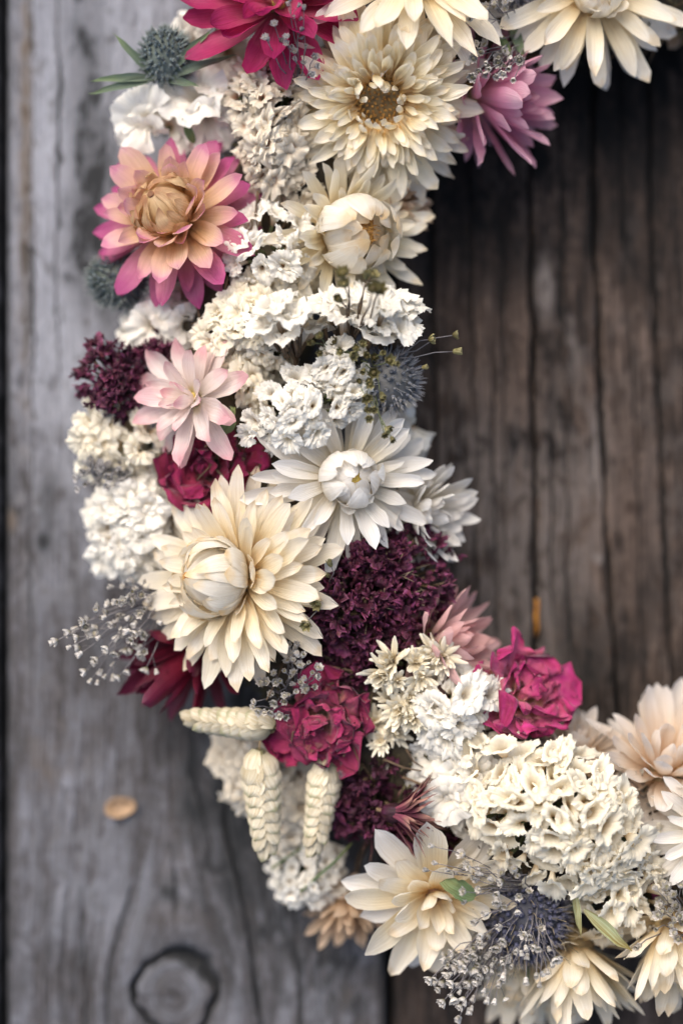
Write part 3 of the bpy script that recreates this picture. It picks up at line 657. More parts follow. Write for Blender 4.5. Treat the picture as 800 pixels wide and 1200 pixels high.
for i in range(900):
    a = rng.uniform(0, 2 * math.pi); b_ = rng.uniform(0, math.pi); rad = rng.uniform(68, 96)
    p = ringp(a, RR + rad * math.cos(b_), -78 - rad * .9 * math.sin(b_))
    tg = Vector((-math.sin(a), 0, math.cos(a))) + Vector((rng.uniform(-.9, .9), rng.uniform(-.5, .5), rng.uniform(-.9, .9)))
    L = rng.uniform(20, 60); m_ = p + tg.normalized() * L * .5 + Vector((rng.uniform(-5, 5), rng.uniform(-6, 2), rng.uniform(-5, 5)))
    e = p + tg.normalized() * L
    m_.y = min(m_.y, -4); e.y = min(e.y, -4)
    tw.tube([p, m_, e], rng.uniform(1, 2.2), .8, 4)
tw.build('twigs', M['stem_brown'], core, 'stuff')
ms_ = MB()
for i in range(2600):
    a = rng.uniform(0, 2 * math.pi); b_ = rng.uniform(-.2, math.pi + .2); rad = rng.uniform(70, 86)
    p = ringp(a, RR + rad * math.cos(b_), -78 - rad * .9 * math.sin(b_)); p.y = min(p.y, -4)
    d = (p - ringp(a)).normalized() + Vector((rng.uniform(-.8, .8), rng.uniform(-.8, .2), rng.uniform(-.8, .8)))
    ms_.cone(p, d, rng.uniform(8, 20), rng.uniform(1.5, 3), 3)
ms_.build('moss', M['moss'], core, 'stuff')

# ------------------------------------------------------------------ strawflowers
flower('magenta red strawflower with long pointed petals, at the top left of the wreath', 328, 6, 165, (-.1, .45, .85), 'star', 108, 11, roll=10, m='magenta', m2='magenta', n=11, sw=.95, dm='disc_yellow', inner=True, mb='magenta')
flower('white cream strawflower cut off by the top edge, above the large hollow one', 486, -34, 175, (.1, .35, .9), 'daisy', 122, 12, m='cream', m2='white')
flower('big butter yellow double strawflower with a hollow brown centre', 446, 118, 172, (-.05, -.34, .93), 'double', 108, 13, m='yellow', m2='cream', hole=.27)
flower('butter cream strawflower with a half closed head below the hollow one', 404, 272, 142, (.42, -.12, .85), 'daisy', 80, 14, m='yellow', m2='yellow', mb='cream_bud', br=44, dm='disc', up=24)
flower('white strawflower hanging over the dark boards at the top right', 692, -12, 150, (.12, -.15, .9), 'daisy', 108, 15, m='cream', m2='white')
flower('lilac pink strawflower seen from the side, fanned over the dark boards', 560, 112, 120, (.80, -.12, .45), 'cup', 92, 16, m='lilac', m2='lilac', e=52)
flower('peach and pink strawflower with a tight golden bud at the left', 206, 254, 150, (-.26, .20, .93), 'bud', 96, 17, m='peach', m2='rosepink', mb='peach_bud', br=29, bdir=(-.45, .35, .8), dm='disc_brown', pw=.255, n=15, e2=32, e3=54, e4=68, il=.55, bc=.05, tip=1.2)
flower('pale blush strawflower with few broad pink tipped petals', 228, 468, 165, (-.58, .12, .75), 'star', 76, 18, m='blush', m2='blush', n=8, sw=.95, inner=True)
flower('bright white strawflower with a curled centre in the middle of the wreath', 405, 562, 175, (.22, .0, .95), 'daisy', 94, 19, m='white', m2='white', br=32)
flower('ivory strawflower turned to the right behind the bright white one', 486, 602, 118, (.68, -.12, .65), 'cup', 68, 20, m='white', m2='white', e=46, n=13)
flower('largest cream strawflower with an egg shaped shiny bud', 279, 678, 170, (-.46, .03, .88), 'bud', 108, 21, n=25, pw=.19, bdir=(-.86, .05, .5), m='cream', m2='cream', mb='cream_bud', br=36, il=.36, e2=8, tip=1.1)
flower('pale pink strawflower seen from behind, next to the dark purple cluster', 506, 756, 128, (.80, .10, .45), 'cup', 80, 22, m='blush2', m2='blush2', e=45, n=9, tip=1.6)
flower('dark crimson strawflower below the largest cream one at the left', 236, 758, 85, (-.68, -.50, .45), 'cup', 98, 23, m='crimson', m2='crimson', e=72, n=8)
flower('large blurred apricot white strawflower at the right edge', 778, 900, 120, (.05, .74, .60), 'cup', 88, 24, m='apricot', m2='apricot', e=34, n=14)
flower('small apricot strawflower bud beside the magenta rose', 672, 886, 105, (.1, .85, .5), 'cup', 56, 25, m='apricot', m2='tan', e=55, n=8)
flower('white strawflower half outside the right edge, above the statice', 838, 975, 190, (-.35, .1, .9), 'daisy', 78, 26, m='white', m2='white')
flower('ivory yellow strawflower with cupped petals opening downward at the bottom', 508, 1046, 150, (.05, -.40, .85), 'star', 98, 27, m='cream', m2='white', n=11, sw=.9, inner=True, mb='cream', dm='disc_brown', roll=20)
flower('tan blurred strawflower hanging behind the ivory yellow one', 412, 1052, 60, (-.15, -.75, .5), 'cup', 60, 28, m='tan', m2='tan', e=50, n=9)
flower('cream strawflower hanging straight down at the bottom edge', 672, 1112, 125, (.0, -.92, .35), 'cup', 92, 29, m='cream', m2='cream', e=50, n=10)
flower('cream strawflower hanging in the bottom right corner', 785, 1088, 150, (.08, -.80, .55), 'cup', 92, 30, m='cream', m2='cream', e=55, n=10, mb='cream')
flower('mauve pink strawflower mostly hidden between statice and the right edge', 768, 992, 120, (.0, .1, .9), 'star', 58, 31, m='rosepink', m2='rosepink', n=8)
flower('white strawflower with long narrow petals low behind the blue thistle', 620, 1118, 70, (-.35, -.75, .45), 'cup', 92, 32, m='cream', m2='white', e=45, n=8)
flower('tan pink strawflower peeping out under the butter cream one', 462, 238, 110, (.7, .0, .55), 'cup', 46, 33, m='tan', m2='blush2', e=40, n=8)
flower('tan strawflower blurred in the top right corner', 806, 12, 70, (.0, .1, .9), 'cup', 58, 34, m='tan', m2='tan', e=40, n=8)

# ------------------------------------------------------------------ statice and other white florets
G1 = 'white statice clusters in the wreath'
kwb = dict(H=8, pleat=.10, ruffle=.17, jag=.07)
def stat(label, px, py, h, rx, ry, ang, n, size, seed, key='big', mat='statice', **k):
    kk = dict(big=dict(H=9, pleat=.035, ruffle=.14, jag=.04, nest=2, ell=(.65, 1), seg=52, smooth_=.8), bigc=dict(H=9, pleat=.04, ruffle=.14, jag=.05, nest=2, ell=(.5, .9), seg=48, smooth_=.8),
              fan=dict(H=13, pleat=.07, ruffle=.12, jag=.07, ell=(.45, .85), nest=2, seg=60, smooth_=.7), fanc=dict(H=14, pleat=.07, ruffle=.07, jag=.08, open=[360, 280, 360], ell=(.3, .6), nest=1, seg=54, smooth_=.5),
              small=dict(H=8, pleat=.06, ruffle=.20, jag=.07, seg=30, rings=4, nest=2, ell=(.5, .9)))[key].copy()
    size *= 1.1; n = int(n * 1.15)
    kk.update(k)
    return cluster('statice_cluster', label, 'dried flowers', px, py, h, rx, ry, ang, n, size, key + mat, mat, seed, group=G1, **kk)
stat('large frilly white statice bloom hanging below the green thistle', 180, 146, 108, 22, 13, 0, 3, 34, 41, face=(-.5, -.2, .5), dome=16)
stat('large frilly white statice bloom between green thistle and cream grey spike', 244, 122, 112, 24, 17, 0, 4, 32, 141, face=(0, .1, .6), dome=16)
stat('dim white statice filling below the two hanging seed heads', 336, 968, 38, 24, 24, 0, 12, 15, 142, 'big', 'statice_small')  # greyer material puts the shade under the seed heads into the colour
stat('blurred white statice behind the magenta strawflower', 250, 52, 70, 34, 20, 30, 4, 32, 42)
stat('tall cream grey statice spike of tiny florets left of the hollow strawflower', 318, 152, 135, 34, 84, 8, 80, 16, 43, 'small', 'statice_small', dome=42, irr=.35, jag=.14, nest=1, ell=(.35, .8), pleat=.1)
stat('white statice tuft right of the peach strawflower', 318, 300, 140, 34, 36, 0, 16, 17, 44, 'fan', 'statice')
stat('soft grey white statice under the peach strawflower', 205, 385, 80, 48, 22, 0, 9, 24, 45, 'big', 'statice')
stat('cream statice of curled florets in the middle of the wreath', 300, 385, 145, 52, 44, 30, 40, 15, 46, 'bigc', 'statice_cream')
stat('cream statice strand running down beside the blush strawflower', 290, 445, 125, 22, 44, 10, 20, 15, 47, 'small', 'statice_cream')
stat('bright white statice fan above its brown stalk', 335, 394, 180, 26, 14, 0, 8, 23, 48, 'fan', 'statice', face=(-.1, .9, .15), fw=1.6, stem='stem_brown', ell=(.45, .6))
stat('widest white statice fan next to the grey thistle', 432, 380, 172, 46, 18, -8, 14, 24, 49, 'fan', 'statice', face=(.25, .9, .2), fw=1.6, stem='stem_brown', ell=(.45, .6))
stat('white statice sprig descending to the bright white strawflower', 362, 478, 180, 58, 26, 22, 28, 14, 50, 'fan', 'statice')
stat('small white statice tuft beside the grey thistle', 398, 432, 175, 22, 20, 0, 9, 14, 51, 'fan', 'statice')
stat('blurred white statice behind the grey thistle, by the dark boards', 470, 500, 70, 22, 26, 0, 5, 24, 52, 'big', 'statice')
stat('blurred white statice bloom at the left edge below the purple cluster', 122, 510, 85, 22, 28, 0, 7, 22, 53, 'big', 'statice_cream')
stat('creamy statice between blush strawflower and left gypsophila', 165, 528, 90, 34, 26, 0, 9, 22, 54, 'big', 'statice_cream')
stat('large soft white statice mass left of the largest strawflower', 160, 612, 85, 38, 62, -8, 40, 19, 55, 'big', 'statice')
stat('shaded white statice behind the grass seed heads', 294, 896, 45, 32, 40, 20, 18, 20, 56, 'big', 'statice_small')  # shade painted in by the darker statice material
stat('shaded statice between two seed heads', 347, 930, 45, 30, 42, 0, 18, 17, 57, 'big', 'statice_small')  # dimness is put into the colour by the greyer material
stat('small white statice sprig hanging at the lower left', 362, 1024, 62, 40, 30, 20, 26, 11, 58, 'small', 'statice', stemlen=30)
stat('cool white statice right of the star shaped florets', 530, 830, 140, 28, 42, -20, 20, 20, 59, 'fan', 'statice')
stat('cool white statice curving down beside the spiky purple head', 538, 910, 132, 30, 50, 20, 20, 23, 60, 'big', 'statice')
stat('large cream statice head of fluted florets at the lower right', 652, 952, 160, 96, 56, -28, 92, 19, 61, 'fanc', 'statice_cream', dome=50, spread=1.3)
stat('cream statice tail below the large fluted head', 728, 1038, 140, 36, 40, 0, 22, 18, 62, 'fanc', 'statice_cream', face=(.2, -.4, .4))
stat('cream statice filling between the magenta strawflower and hollow one', 345, 215, 110, 30, 44, 0, 20, 16, 63, 'small', 'statice_small')
stat('cream white statice behind the white sprig at the left of the bright strawflower', 320, 340, 118, 36, 30, 0, 12, 22, 64, 'bigc', 'statice_cream')

G2_ = 'star shaped white floret clusters'
for lab, x, y, hh, rx, ry, n, sz, sd_ in [('cluster of narrow petalled white stars next to the purple mass', 472, 788, 185, 26, 22, 5, 24, 71), ('white star florets touching the pale pink strawflower', 515, 768, 180, 14, 12, 3, 24, 72),
                                  ('white star florets right of the crimson rose', 482, 832, 172, 30, 22, 6, 23, 73), ('drooping white star florets beside the crimson rose', 448, 858, 150, 22, 18, 4, 20, 74)]:
    cluster('star_floret_cluster', lab, 'dried flowers', x, y, hh, rx, ry, 0, n, sz, 'star', 'star', sd_, group=G2_, star=True, dome=14)

# purple heads --------------------------------------------------------------------------
def hairs(n, mat, L=22, r=.7, rx=60, ry=60, dome=40, name='bristles'):
    def f(t, rng):
        b = MB()
        for i in range(n):
            a = rng.uniform(0, 6.28); d = math.sqrt(rng.random()); x, y = rx * d * math.cos(a), ry * d * math.sin(a)
            p = Vector((x, y, dome * math.sqrt(1 - d * d) - 4)); dr = Vector((x / rx + rng.uniform(-.6, .6), y / ry + rng.uniform(-.6, .6), rng.uniform(.3, 1))).normalized()
            c = Vector((rng.uniform(-1, 1), rng.uniform(-1, 1), rng.uniform(-1, 1))) * L * .3
            b.tube([p, p + dr * L * .5 + c * .4, p + dr * L + c], r, r * .4, 3)
        b.build(name, M[mat], t, 'stuff')
    return f
kwp = dict(H=9, pleat=.18, ruffle=.32, jag=.16, crumple=.36, seg=26, rings=5, lobes=4, open=[360, 250, 200])
G3 = 'dark purple crinkled flower heads'
cluster('purple_flower_head', 'large dark purple crinkled flower head in the middle of the wreath', 'dried flower', 424, 694, 125, 84, 86, 10, 210, 13, 'pur', 'purple', 81, dome=52, irr=.3, group=G3, stem='stem_brown', extra=hairs(60, 'bristle', 16, .6, 80, 76, 58), **kwp)
cluster('purple_flower_head', 'purple crinkled flower head left of the blush strawflower', 'dried flower', 138, 450, 125, 30, 40, 20, 62, 10, 'pur', 'purple', 82, dome=28, irr=.5, group=G3, stem='stem_brown', **kwp)
cluster('purple_flower_head', 'small purple crinkled tuft above the blush strawflower', 'dried flower', 182, 416, 120, 22, 16, 20, 22, 10, 'pur', 'purple', 83, dome=18, group=G3, stem='stem_brown', **kwp)
cluster('purple_flower_head', 'shadowed purple flower head below the crimson rose', 'dried flower', 456, 930, 100, 72, 66, 0, 100, 14, 'purd', 'purple_dark', 84, dome=44, irr=.5, group=G3, stem='stem_brown', extra=hairs(50, 'spike_pink', 18, .7, 56, 60, 44), **kwp)

# spiky head with long bracts (seen sideways, pointing right)
def spiky(label, px, py, h, face, L, n, seed):
    rng = random.Random(seed); t = thing('spiky_seed_head', label, 'seed head', px, py, h, face, 0)
    ms = [petal_mesh(rng, L * rng.uniform(.8, 1.1), 5.5, r0=3, a0=rng.uniform(60, 75), a1=rng.uniform(30, 85), cup=.3, tip=2.2, nu=2, nv=6, mat=M['spike_pink']) for _ in range(8)]
    for i in range(n):
        part('bract', rng.choice(ms), t, RZ(rng.uniform(0, 6.28)) @ T(0, 0, rng.uniform(-6, 10)) @ RY(R_(rng.uniform(-16, 16))))
    b = MB(); b.ball((0, 0, 6), 12, 10, 6, sz=1.2, jit=.1, rng=rng); b.build('core', M['purple_dark'], t)
    b = MB(); b.tube([(0, 0, 0), (0, 1, -8), (0, 2, -14)], 2.4); b.build('stem', M['stem_brown'], t)
    return t
spiky('spiky dusty pink seed head pointing right below the crimson rose', 455, 952, 168, (.90, -.03, .40), 60, 60, 85)
spiky('smaller spiky maroon seed head behind the cool white statice', 482, 902, 120, (.85, .4, .35), 40, 30, 86)

# ------------------------------------------------------------------ roses
GR = 'dried roses in the wreath'
def rose(label, px, py, h, face, R, seed, mat='rose', n=26, roll=0, openn=1.0):
    rng = random.Random(seed); t = thing('dried_rose', label, 'dried rose', px, py, h, face, roll, GR)
    for k in range(n):
        f = k / (n - 1)     # 0 inner, 1 outer
        L = R * (.62 + .38 * f) * rng.uniform(.85, 1.1)
        a0 = 88 - 50 * f * openn + rng.uniform(-8, 8); inner = f < .3
        me = petal_mesh(rng, L, R * (.62 + .55 * f), r0=R * (.03 + .12 * f), a0=a0, a1=a0 + (28 if inner else rng.uniform(-95, -30)), p=(1 if inner else 3.2), wrap=.8 - .35 * f, cup=.12, tip=.55, nu=22, nv=20, mat=M[mat], ruffle=.20 + .10 * f, crumple=.12, widest=.66, basew=.45, rough_edge=.006)
        part('petal', me, t, RZ(k * 2.39996 + rng.uniform(-.3, .3)) @ T(0, 0, -R * .22 * f))
    # sepals and hip
    for k in range(5):
        me = petal_mesh(rng, R * .6, R * .16, r0=R * .1, a0=20, a1=-10, cup=.2, tip=2, mat=M['leaf'], ruffle=.1)
        part('sepal', me, t, RZ(k * 2 * math.pi / 5) @ T(0, 0, -R * .3))
    b = MB(); b.ball((0, 0, -R * .3), R * .22, 10, 6, sz=.9); b.build('hip', M['stem_green'], t)
    b = MB(); b.tube([(0, 0, -R * .4), (2, 2, -R * .8), (0, 4, -R * 1.4)], 3); b.build('stem', M['stem_brown'], t)
    return t
rose('crimson dried rose with crumpled open petals above the seed heads', 376, 842, 150, (-.15, -.2, .95), 55, 91, 'rose_crimson', n=22, openn=1.1)
rose('bright magenta dried rose leaning over the dark boards', 604, 818, 135, (.45, .35, .75), 66, 92, n=18, openn=.9)
rose('deep red shrivelled rose above the largest cream strawflower', 248, 552, 130, (-.25, .25, .9), 64, 93, 'rose_dark', n=15, openn=1.1)

# ------------------------------------------------------------------ thistles
GT = 'thistle heads in the wreath'
def bract_to(t, p0, p1, h0, h1, wd, seed, mat='leaf_blue'):
    rng = random.Random(seed); A = W(*p0, h0); B = W(*p1, h1); ax = (B - A).normalized(); L = (B - A).length / S
    view = Vector((0, -1, 0)); z = (view - ax * view.dot(ax)).normalized(); y = z.cross(ax)
    me = petal_mesh(rng, L * 1.03, wd, a0=14, a1=-14, cup=.3, tip=2.3, nu=4, nv=10, mat=M[mat], ruffle=.07, widest=.35)
    o = bpy.data.objects.new('bract', me); C.objects.link(o); o.parent = t
    o.matrix_local = t.matrix_world.inverted() @ (Matrix.Translation(A) @ Matrix((ax, y, z)).transposed().to_4x4())
def thistle(label, px, py, h, face, R, seed, mat, knob, n=230, sp=.42, elong=1.15, leaves=0, bristles=0, leafL=70):
    rng = random.Random(seed); t = thing('thistle_head', label, 'thistle', px, py, h, face, 0, GT)
    b = MB(); b.ball((0, 0, R * elong * .5), R * .78, 18, 12, sz=elong); b.build('core', M[mat], t)
    sp_ = MB(); kn = MB(); br = MB(); ca = Vector((0, 0, R * elong * .5))
    for i in range(n):
        z = 1 - 1.75 * (i + .5) / n; a = i * 2.39996; q = math.sqrt(1 - z * z)
        d = (Vector((q * math.cos(a), q * math.sin(a), z)) + Vector((rng.uniform(-.07, .07), rng.uniform(-.07, .07), rng.uniform(-.07, .07)))).normalized(); p = ca + Vector((d.x, d.y, d.z * elong)) * R * .76
        for k in range(4):
            dd = d + Vector((rng.uniform(-.25, .25), rng.uniform(-.25, .25), rng.uniform(-.05, .35)))
            sp_.cone(p, dd, R * sp * rng.uniform(.6, 1.1), R * .035, 3)
        kn.ball(p + d * R * .10, R * .065, 5, 3, sz=1.3)
        if bristles and i % 2 == 0:
            dd = (d + Vector((rng.uniform(-.3, .3), rng.uniform(-.3, .3), .3))).normalized()
            br.tube([p, p + dd * R * .3, p + dd * R * .48 + Vector((rng.uniform(-.1, .1), rng.uniform(-.1, .1), .1)) * R], .6, .3, 3)
    sp_.build('spines', M[mat], t, 'stuff', smooth=False); kn.build('florets', M[knob], t, 'stuff')
    if bristles: br.build('bristles', M['bristle'], t, 'stuff')
    if leaves:
        for k in range(leaves):
            me = petal_mesh(rng, leafL * rng.uniform(.75, 1.1), leafL * .15, r0=4, a0=rng.uniform(-5, 25), a1=rng.uniform(5, 45), cup=.3, tip=2.4, nu=2, nv=9, mat=M['leaf_blue'], widest=.35)
            part('bract', me, t, RZ(2 * math.pi * (k + rng.uniform(-.2, .2)) / leaves) @ T(0, 0, -2))
    b = MB(); b.tube([(0, 0, 2), (2, 1, -30), (-2, 3, -70)], 2.6, 2.2); b.build('stem', M['leaf_blue'], t)
    return t
tl = thistle('green blue thistle with long spiky bracts at the top left', 196, 86, 130, (.0, .70, .6), 32, 101, 'thistle_green', 'knob_green')
for k_, (p_, h_) in enumerate([((132, 40), 165), ((108, 90), 160), ((104, 113), 158), ((248, 34), 175), ((276, 64), 165), ((154, 60), 150), ((232, 100), 160)]):
    bract_to(tl, (192 - (8 if k_ < 3 else 0), 92), p_, 148, h_, 9.5, 160 + k_)
thistle('dark green thistle head tucked under the peach strawflower', 160, 328, 92, (-.9, -.05, .4), 34, 102, 'thistle_green', 'knob_green', leaves=0)
thistle('grey blue thistle beside the gypsophila buds, over the dark boards', 442, 446, 150, (.50, -.10, .8), 36, 103, 'thistle_grey', 'knob_grey', n=170)
thistle('deep blue thistle with straw bristles at the bottom', 612, 1068, 125, (-.05, -.2, .9), 54, 104, 'thistle_blue', 'knob_blue', n=330, bristles=1, sp=.3, elong=.8, leaves=8, leafL=74)
thistle('charcoal thistle half hidden at the top edge', 606, -8, 110, (.15, .1, .9), 40, 105, 'thistle_blue', 'knob_grey', leaves=7, leafL=72)

# ------------------------------------------------------------------ baby's breath
def bud_mesh(rng, mat, open_=True):
    b = MB(); n = 6
    b.ball((0, 0, 0), .42, 7, 4, sz=1.0)
    for lay in range(2):
        for k in range(n):
            a = 2 * math.pi * (k + .5 * lay + rng.uniform(-.15, .15)) / n; vs_, uv = [], []
            for j in range(4):
                t = j / 3; el = 1.0 - (.9 if open_ else -.25) * t * (1 - .35 * lay) ; r = .2 + (.68 if open_ else .30) * math.sin(t * 1.5) * (1 - .25 * lay); z = -.45 + 1.15 * t + (-.15 * t if open_ else .1)
                for u in (-1, 0, 1):
                    aa = a + u * (.30, .46, .42, .18)[j]; rr = r * (1 + (.10 if u == 0 else -.06) + rng.uniform(-.06, .06))
                    vs_.append((rr * math.cos(aa), rr * math.sin(aa), z + rng.uniform(-.05, .05))); uv.append((u * .5 + .5, t))
            b.add(vs_, [(j * 3 + i, j * 3 + i + 1, j * 3 + i + 4, j * 3 + i + 3) for j in range(3) for i in range(2)], uv)
    return b.mesh('bud', mat)
rb = random.Random(3)
BUD = {k: [bud_mesh(rb, M[k], o) for o in (True, True, False, True, False)] for k in ('bb_white', 'bb_grey', 'bb_green')}
GB = "baby's breath sprigs in the wreath"
def sprig(label, root, tips, seed, mat='bb_white', size=5, h0=90, h1=200, stem='stem_grey', thick=.9, sub=3, spr=12, group=GB):
    """root, tips in photo pixels; tips may carry their own height"""
    rng = random.Random(seed)
    t = thing('gypsophila_sprig', label, "baby's breath", root[0], root[1], h0, (0, 0, 1), 0, group)
    t.matrix_world = Matrix.Translation(W(root[0], root[1], h0)) @ Matrix(((1, 0, 0, 0), (0, 0, -1, 0), (0, 1, 0, 0), (0, 0, 0, 1)))
    inv = t.matrix_world.inverted()
    loc = lambda x, y, h: (inv @ W(x, y, h)) / S
    sb = MB()
    for tip in tips:
        x, y = tip[0], tip[1]; h = tip[2] if len(tip) > 2 else h1 + rng.uniform(-15, 15)
        E = loc(x, y, h); m_ = E * .55 + Vector((rng.uniform(-6, 6), rng.uniform(-6, 6), rng.uniform(0, 12)))
        m2_ = E * .8 + Vector((rng.uniform(-4, 4), rng.uniform(-4, 4), rng.uniform(0, 5)))
        sb.tube([(0, 0, 0), E * .25 + Vector((rng.uniform(-3, 3), rng.uniform(-3, 3), 6)), m_, m2_, E], thick, thick * .55, 4)
        ends = [(E, (E - m2_).normalized())]
        for k in range(sub):
            src = m_.lerp(E, rng.uniform(.0, .8)); d = (E - m_).normalized() + Vector((rng.uniform(-.9, .9), rng.uniform(-.9, .9), rng.uniform(-.6, .6))); d.normalize()
            e = src + d * spr * rng.uniform(.6, 1.3); sb.tube([src, src.lerp(e, .5) + Vector((rng.uniform(-1.5, 1.5), rng.uniform(-1.5, 1.5), 0)), e], thick * .55, thick * .4, 3); ends.append((e, d))
        for e, d in ends:
            s_ = size * 1.12 * rng.uniform(.75, 1.25); q = d.to_track_quat('Z', 'Y').to_matrix().to_4x4() @ RZ(rng.uniform(0, 6))
            part('bud', rng.choice(BUD[mat]), t, Matrix.Translation(e + d * s_ * .4) @ q @ Matrix.Diagonal((s_, s_, s_, 1)))
    sb.build('stem', M[stem], t)
    return t
sprig("grey baby's breath sprig rising over the magenta strawflower", (350, 110), [(322, 30), (312, 46), (338, 8), (345, 22), (352, 35), (336, 45), (356, 12), (358, 55), (345, 62), (368, 68), (362, 85), (340, 2)], 111, 'bb_grey', 3.7, 150, 222, sub=1, spr=9)
sprig("olive baby's breath buds on thin dark stems above the grey thistle", (412, 400), [(403, 323), (404, 336), (399, 353), (428, 327), (435, 325), (436, 342), (443, 342)], 112, 'bb_green', 8.4, 190, 266, sub=0, stem='stem_brown', thick=1.5)
sprig("baby's breath stems reaching right over the dark boards", (440, 425), [(488, 392), (530, 393), (530, 412), (494, 431), (502, 398)], 113, 'bb_green', 6.2, 175, 190, sub=0, stem='stem_grey')
sprig("small baby's breath buds scattered over the grey thistle", (425, 430), [(430, 420), (438, 437), (446, 415), (455, 423), (434, 450), (428, 464), (447, 466), (432, 488), (437, 478), (458, 512), (450, 508), (418, 408), (400, 412), (376, 396), (368, 402)], 114, 'bb_green', 5.4, 150, 232, sub=1, spr=9, stem='stem_green')
sprig("bushy grey baby's breath spray over the grey board, left of the largest strawflower", (205, 690), [(68, 750), (82, 740), (92, 735), (84, 757), (100, 728), (108, 742), (97, 764), (100, 788), (108, 795), (118, 745), (126, 758), (132, 730), (140, 745), (112, 775), (125, 790), (135, 776), (148, 760), (155, 748), (134, 688), (142, 705), (126, 716), (150, 700), (162, 690), (172, 712), (160, 740), (150, 785), (140, 792), (165, 765), (172, 782), (125, 722), (152, 722)], 115, 'bb_white', 5.2, 110, 165, sub=2, spr=13)
sprig("blurred baby's breath at the left edge beside the white statice", (170, 540), [(92, 560), (94, 572), (100, 552), (110, 545), (122, 548), (118, 562), (130, 558), (128, 570), (142, 548), (140, 565), (148, 575), (105, 540)], 116, 'bb_grey', 5.2, 80, 135, sub=2, spr=10)
sprig("baby's breath between the largest strawflower and the crimson rose", (340, 820), [(343, 775), (350, 782), (335, 788), (338, 760), (346, 760), (352, 800), (365, 790), (372, 785), (360, 778), (330, 800), (334, 815), (345, 812), (322, 790), (307, 800), (300, 822), (298, 828), (310, 835), (328, 838), (320, 812), (354, 770), (367, 805)], 117, 'bb_white', 5.0, 120, 195, sub=1, spr=9)
sprig("two olive baby's breath buds at the left edge of the purple head", (392, 690), [(388, 664), (387, 676), (374, 706), (360, 730)], 118, 'bb_green', 6.0, 160, 200, sub=0)
sprig("dense silvery baby's breath spray at the bottom below the ivory strawflower", (600, 1060), [(520, 1172), (538, 1190), (505, 1146), (512, 1150), (524, 1140), (530, 1150), (540, 1160), (545, 1172), (556, 1166), (550, 1150), (562, 1140), (568, 1158), (572, 1168), (580, 1170), (535, 1125), (522, 1122), (545, 1132), (560, 1128), (530, 1165), (548, 1120), (585, 1150), (590, 1140), (577, 1128), (575, 1110), (563, 1105), (540, 1178), (558, 1150), (515, 1158), (553, 1178)], 119, 'bb_white', 5.0, 120, 190, sub=2, spr=12)
sprig("white baby's breath arching over the ivory strawflower and blue thistle", (628, 1040), [(508, 992), (502, 1020), (512, 1012), (527, 1020), (548, 1014), (550, 1016), (556, 1030), (545, 1045), (562, 1042), (547, 1055), (592, 1062), (588, 1024), (608, 1026), (590, 1100), (606, 1112), (620, 1095), (630, 1110), (640, 1135), (650, 1122), (645, 1128), (628, 1140), (600, 1130), (616, 1145), (560, 1078), (572, 1070), (566, 1095), (608, 1050), (632, 1150)], 120, 'bb_white', 5.2, 140, 225, sub=1, spr=9)
sprig("baby's breath at the right edge above the corner strawflower", (800, 1080), [(770, 1044), (782, 1042), (790, 1050), (775, 1060), (785, 1068), (772, 1072), (792, 1062), (797, 1040), (786, 1085), (770, 1088), (748, 1108), (795, 1100)], 121, 'bb_white', 5.4, 140, 205, sub=1, spr=9)
sprig("grey baby's breath at the top between two white strawflowers", (620, 40), [(560, 50), (565, 60), (570, 72), (556, 68), (562, 82), (555, 88), (575, 80), (585, 72), (590, 85), (598, 78), (602, 92), (582, 88), (570, 10), (580, 4), (545, 30), (553, 22), (592, 12), (560, 2), (608, 70)], 122, 'bb_white', 5.0, 110, 200, sub=1, spr=8)
sprig("tiny blurred baby's breath stars under the apricot strawflower", (760, 930), [(731, 897), (744, 908), (752, 906), (730, 910), (763, 940), (738, 925)], 123, 'bb_white', 5.0, 120, 150, sub=0)

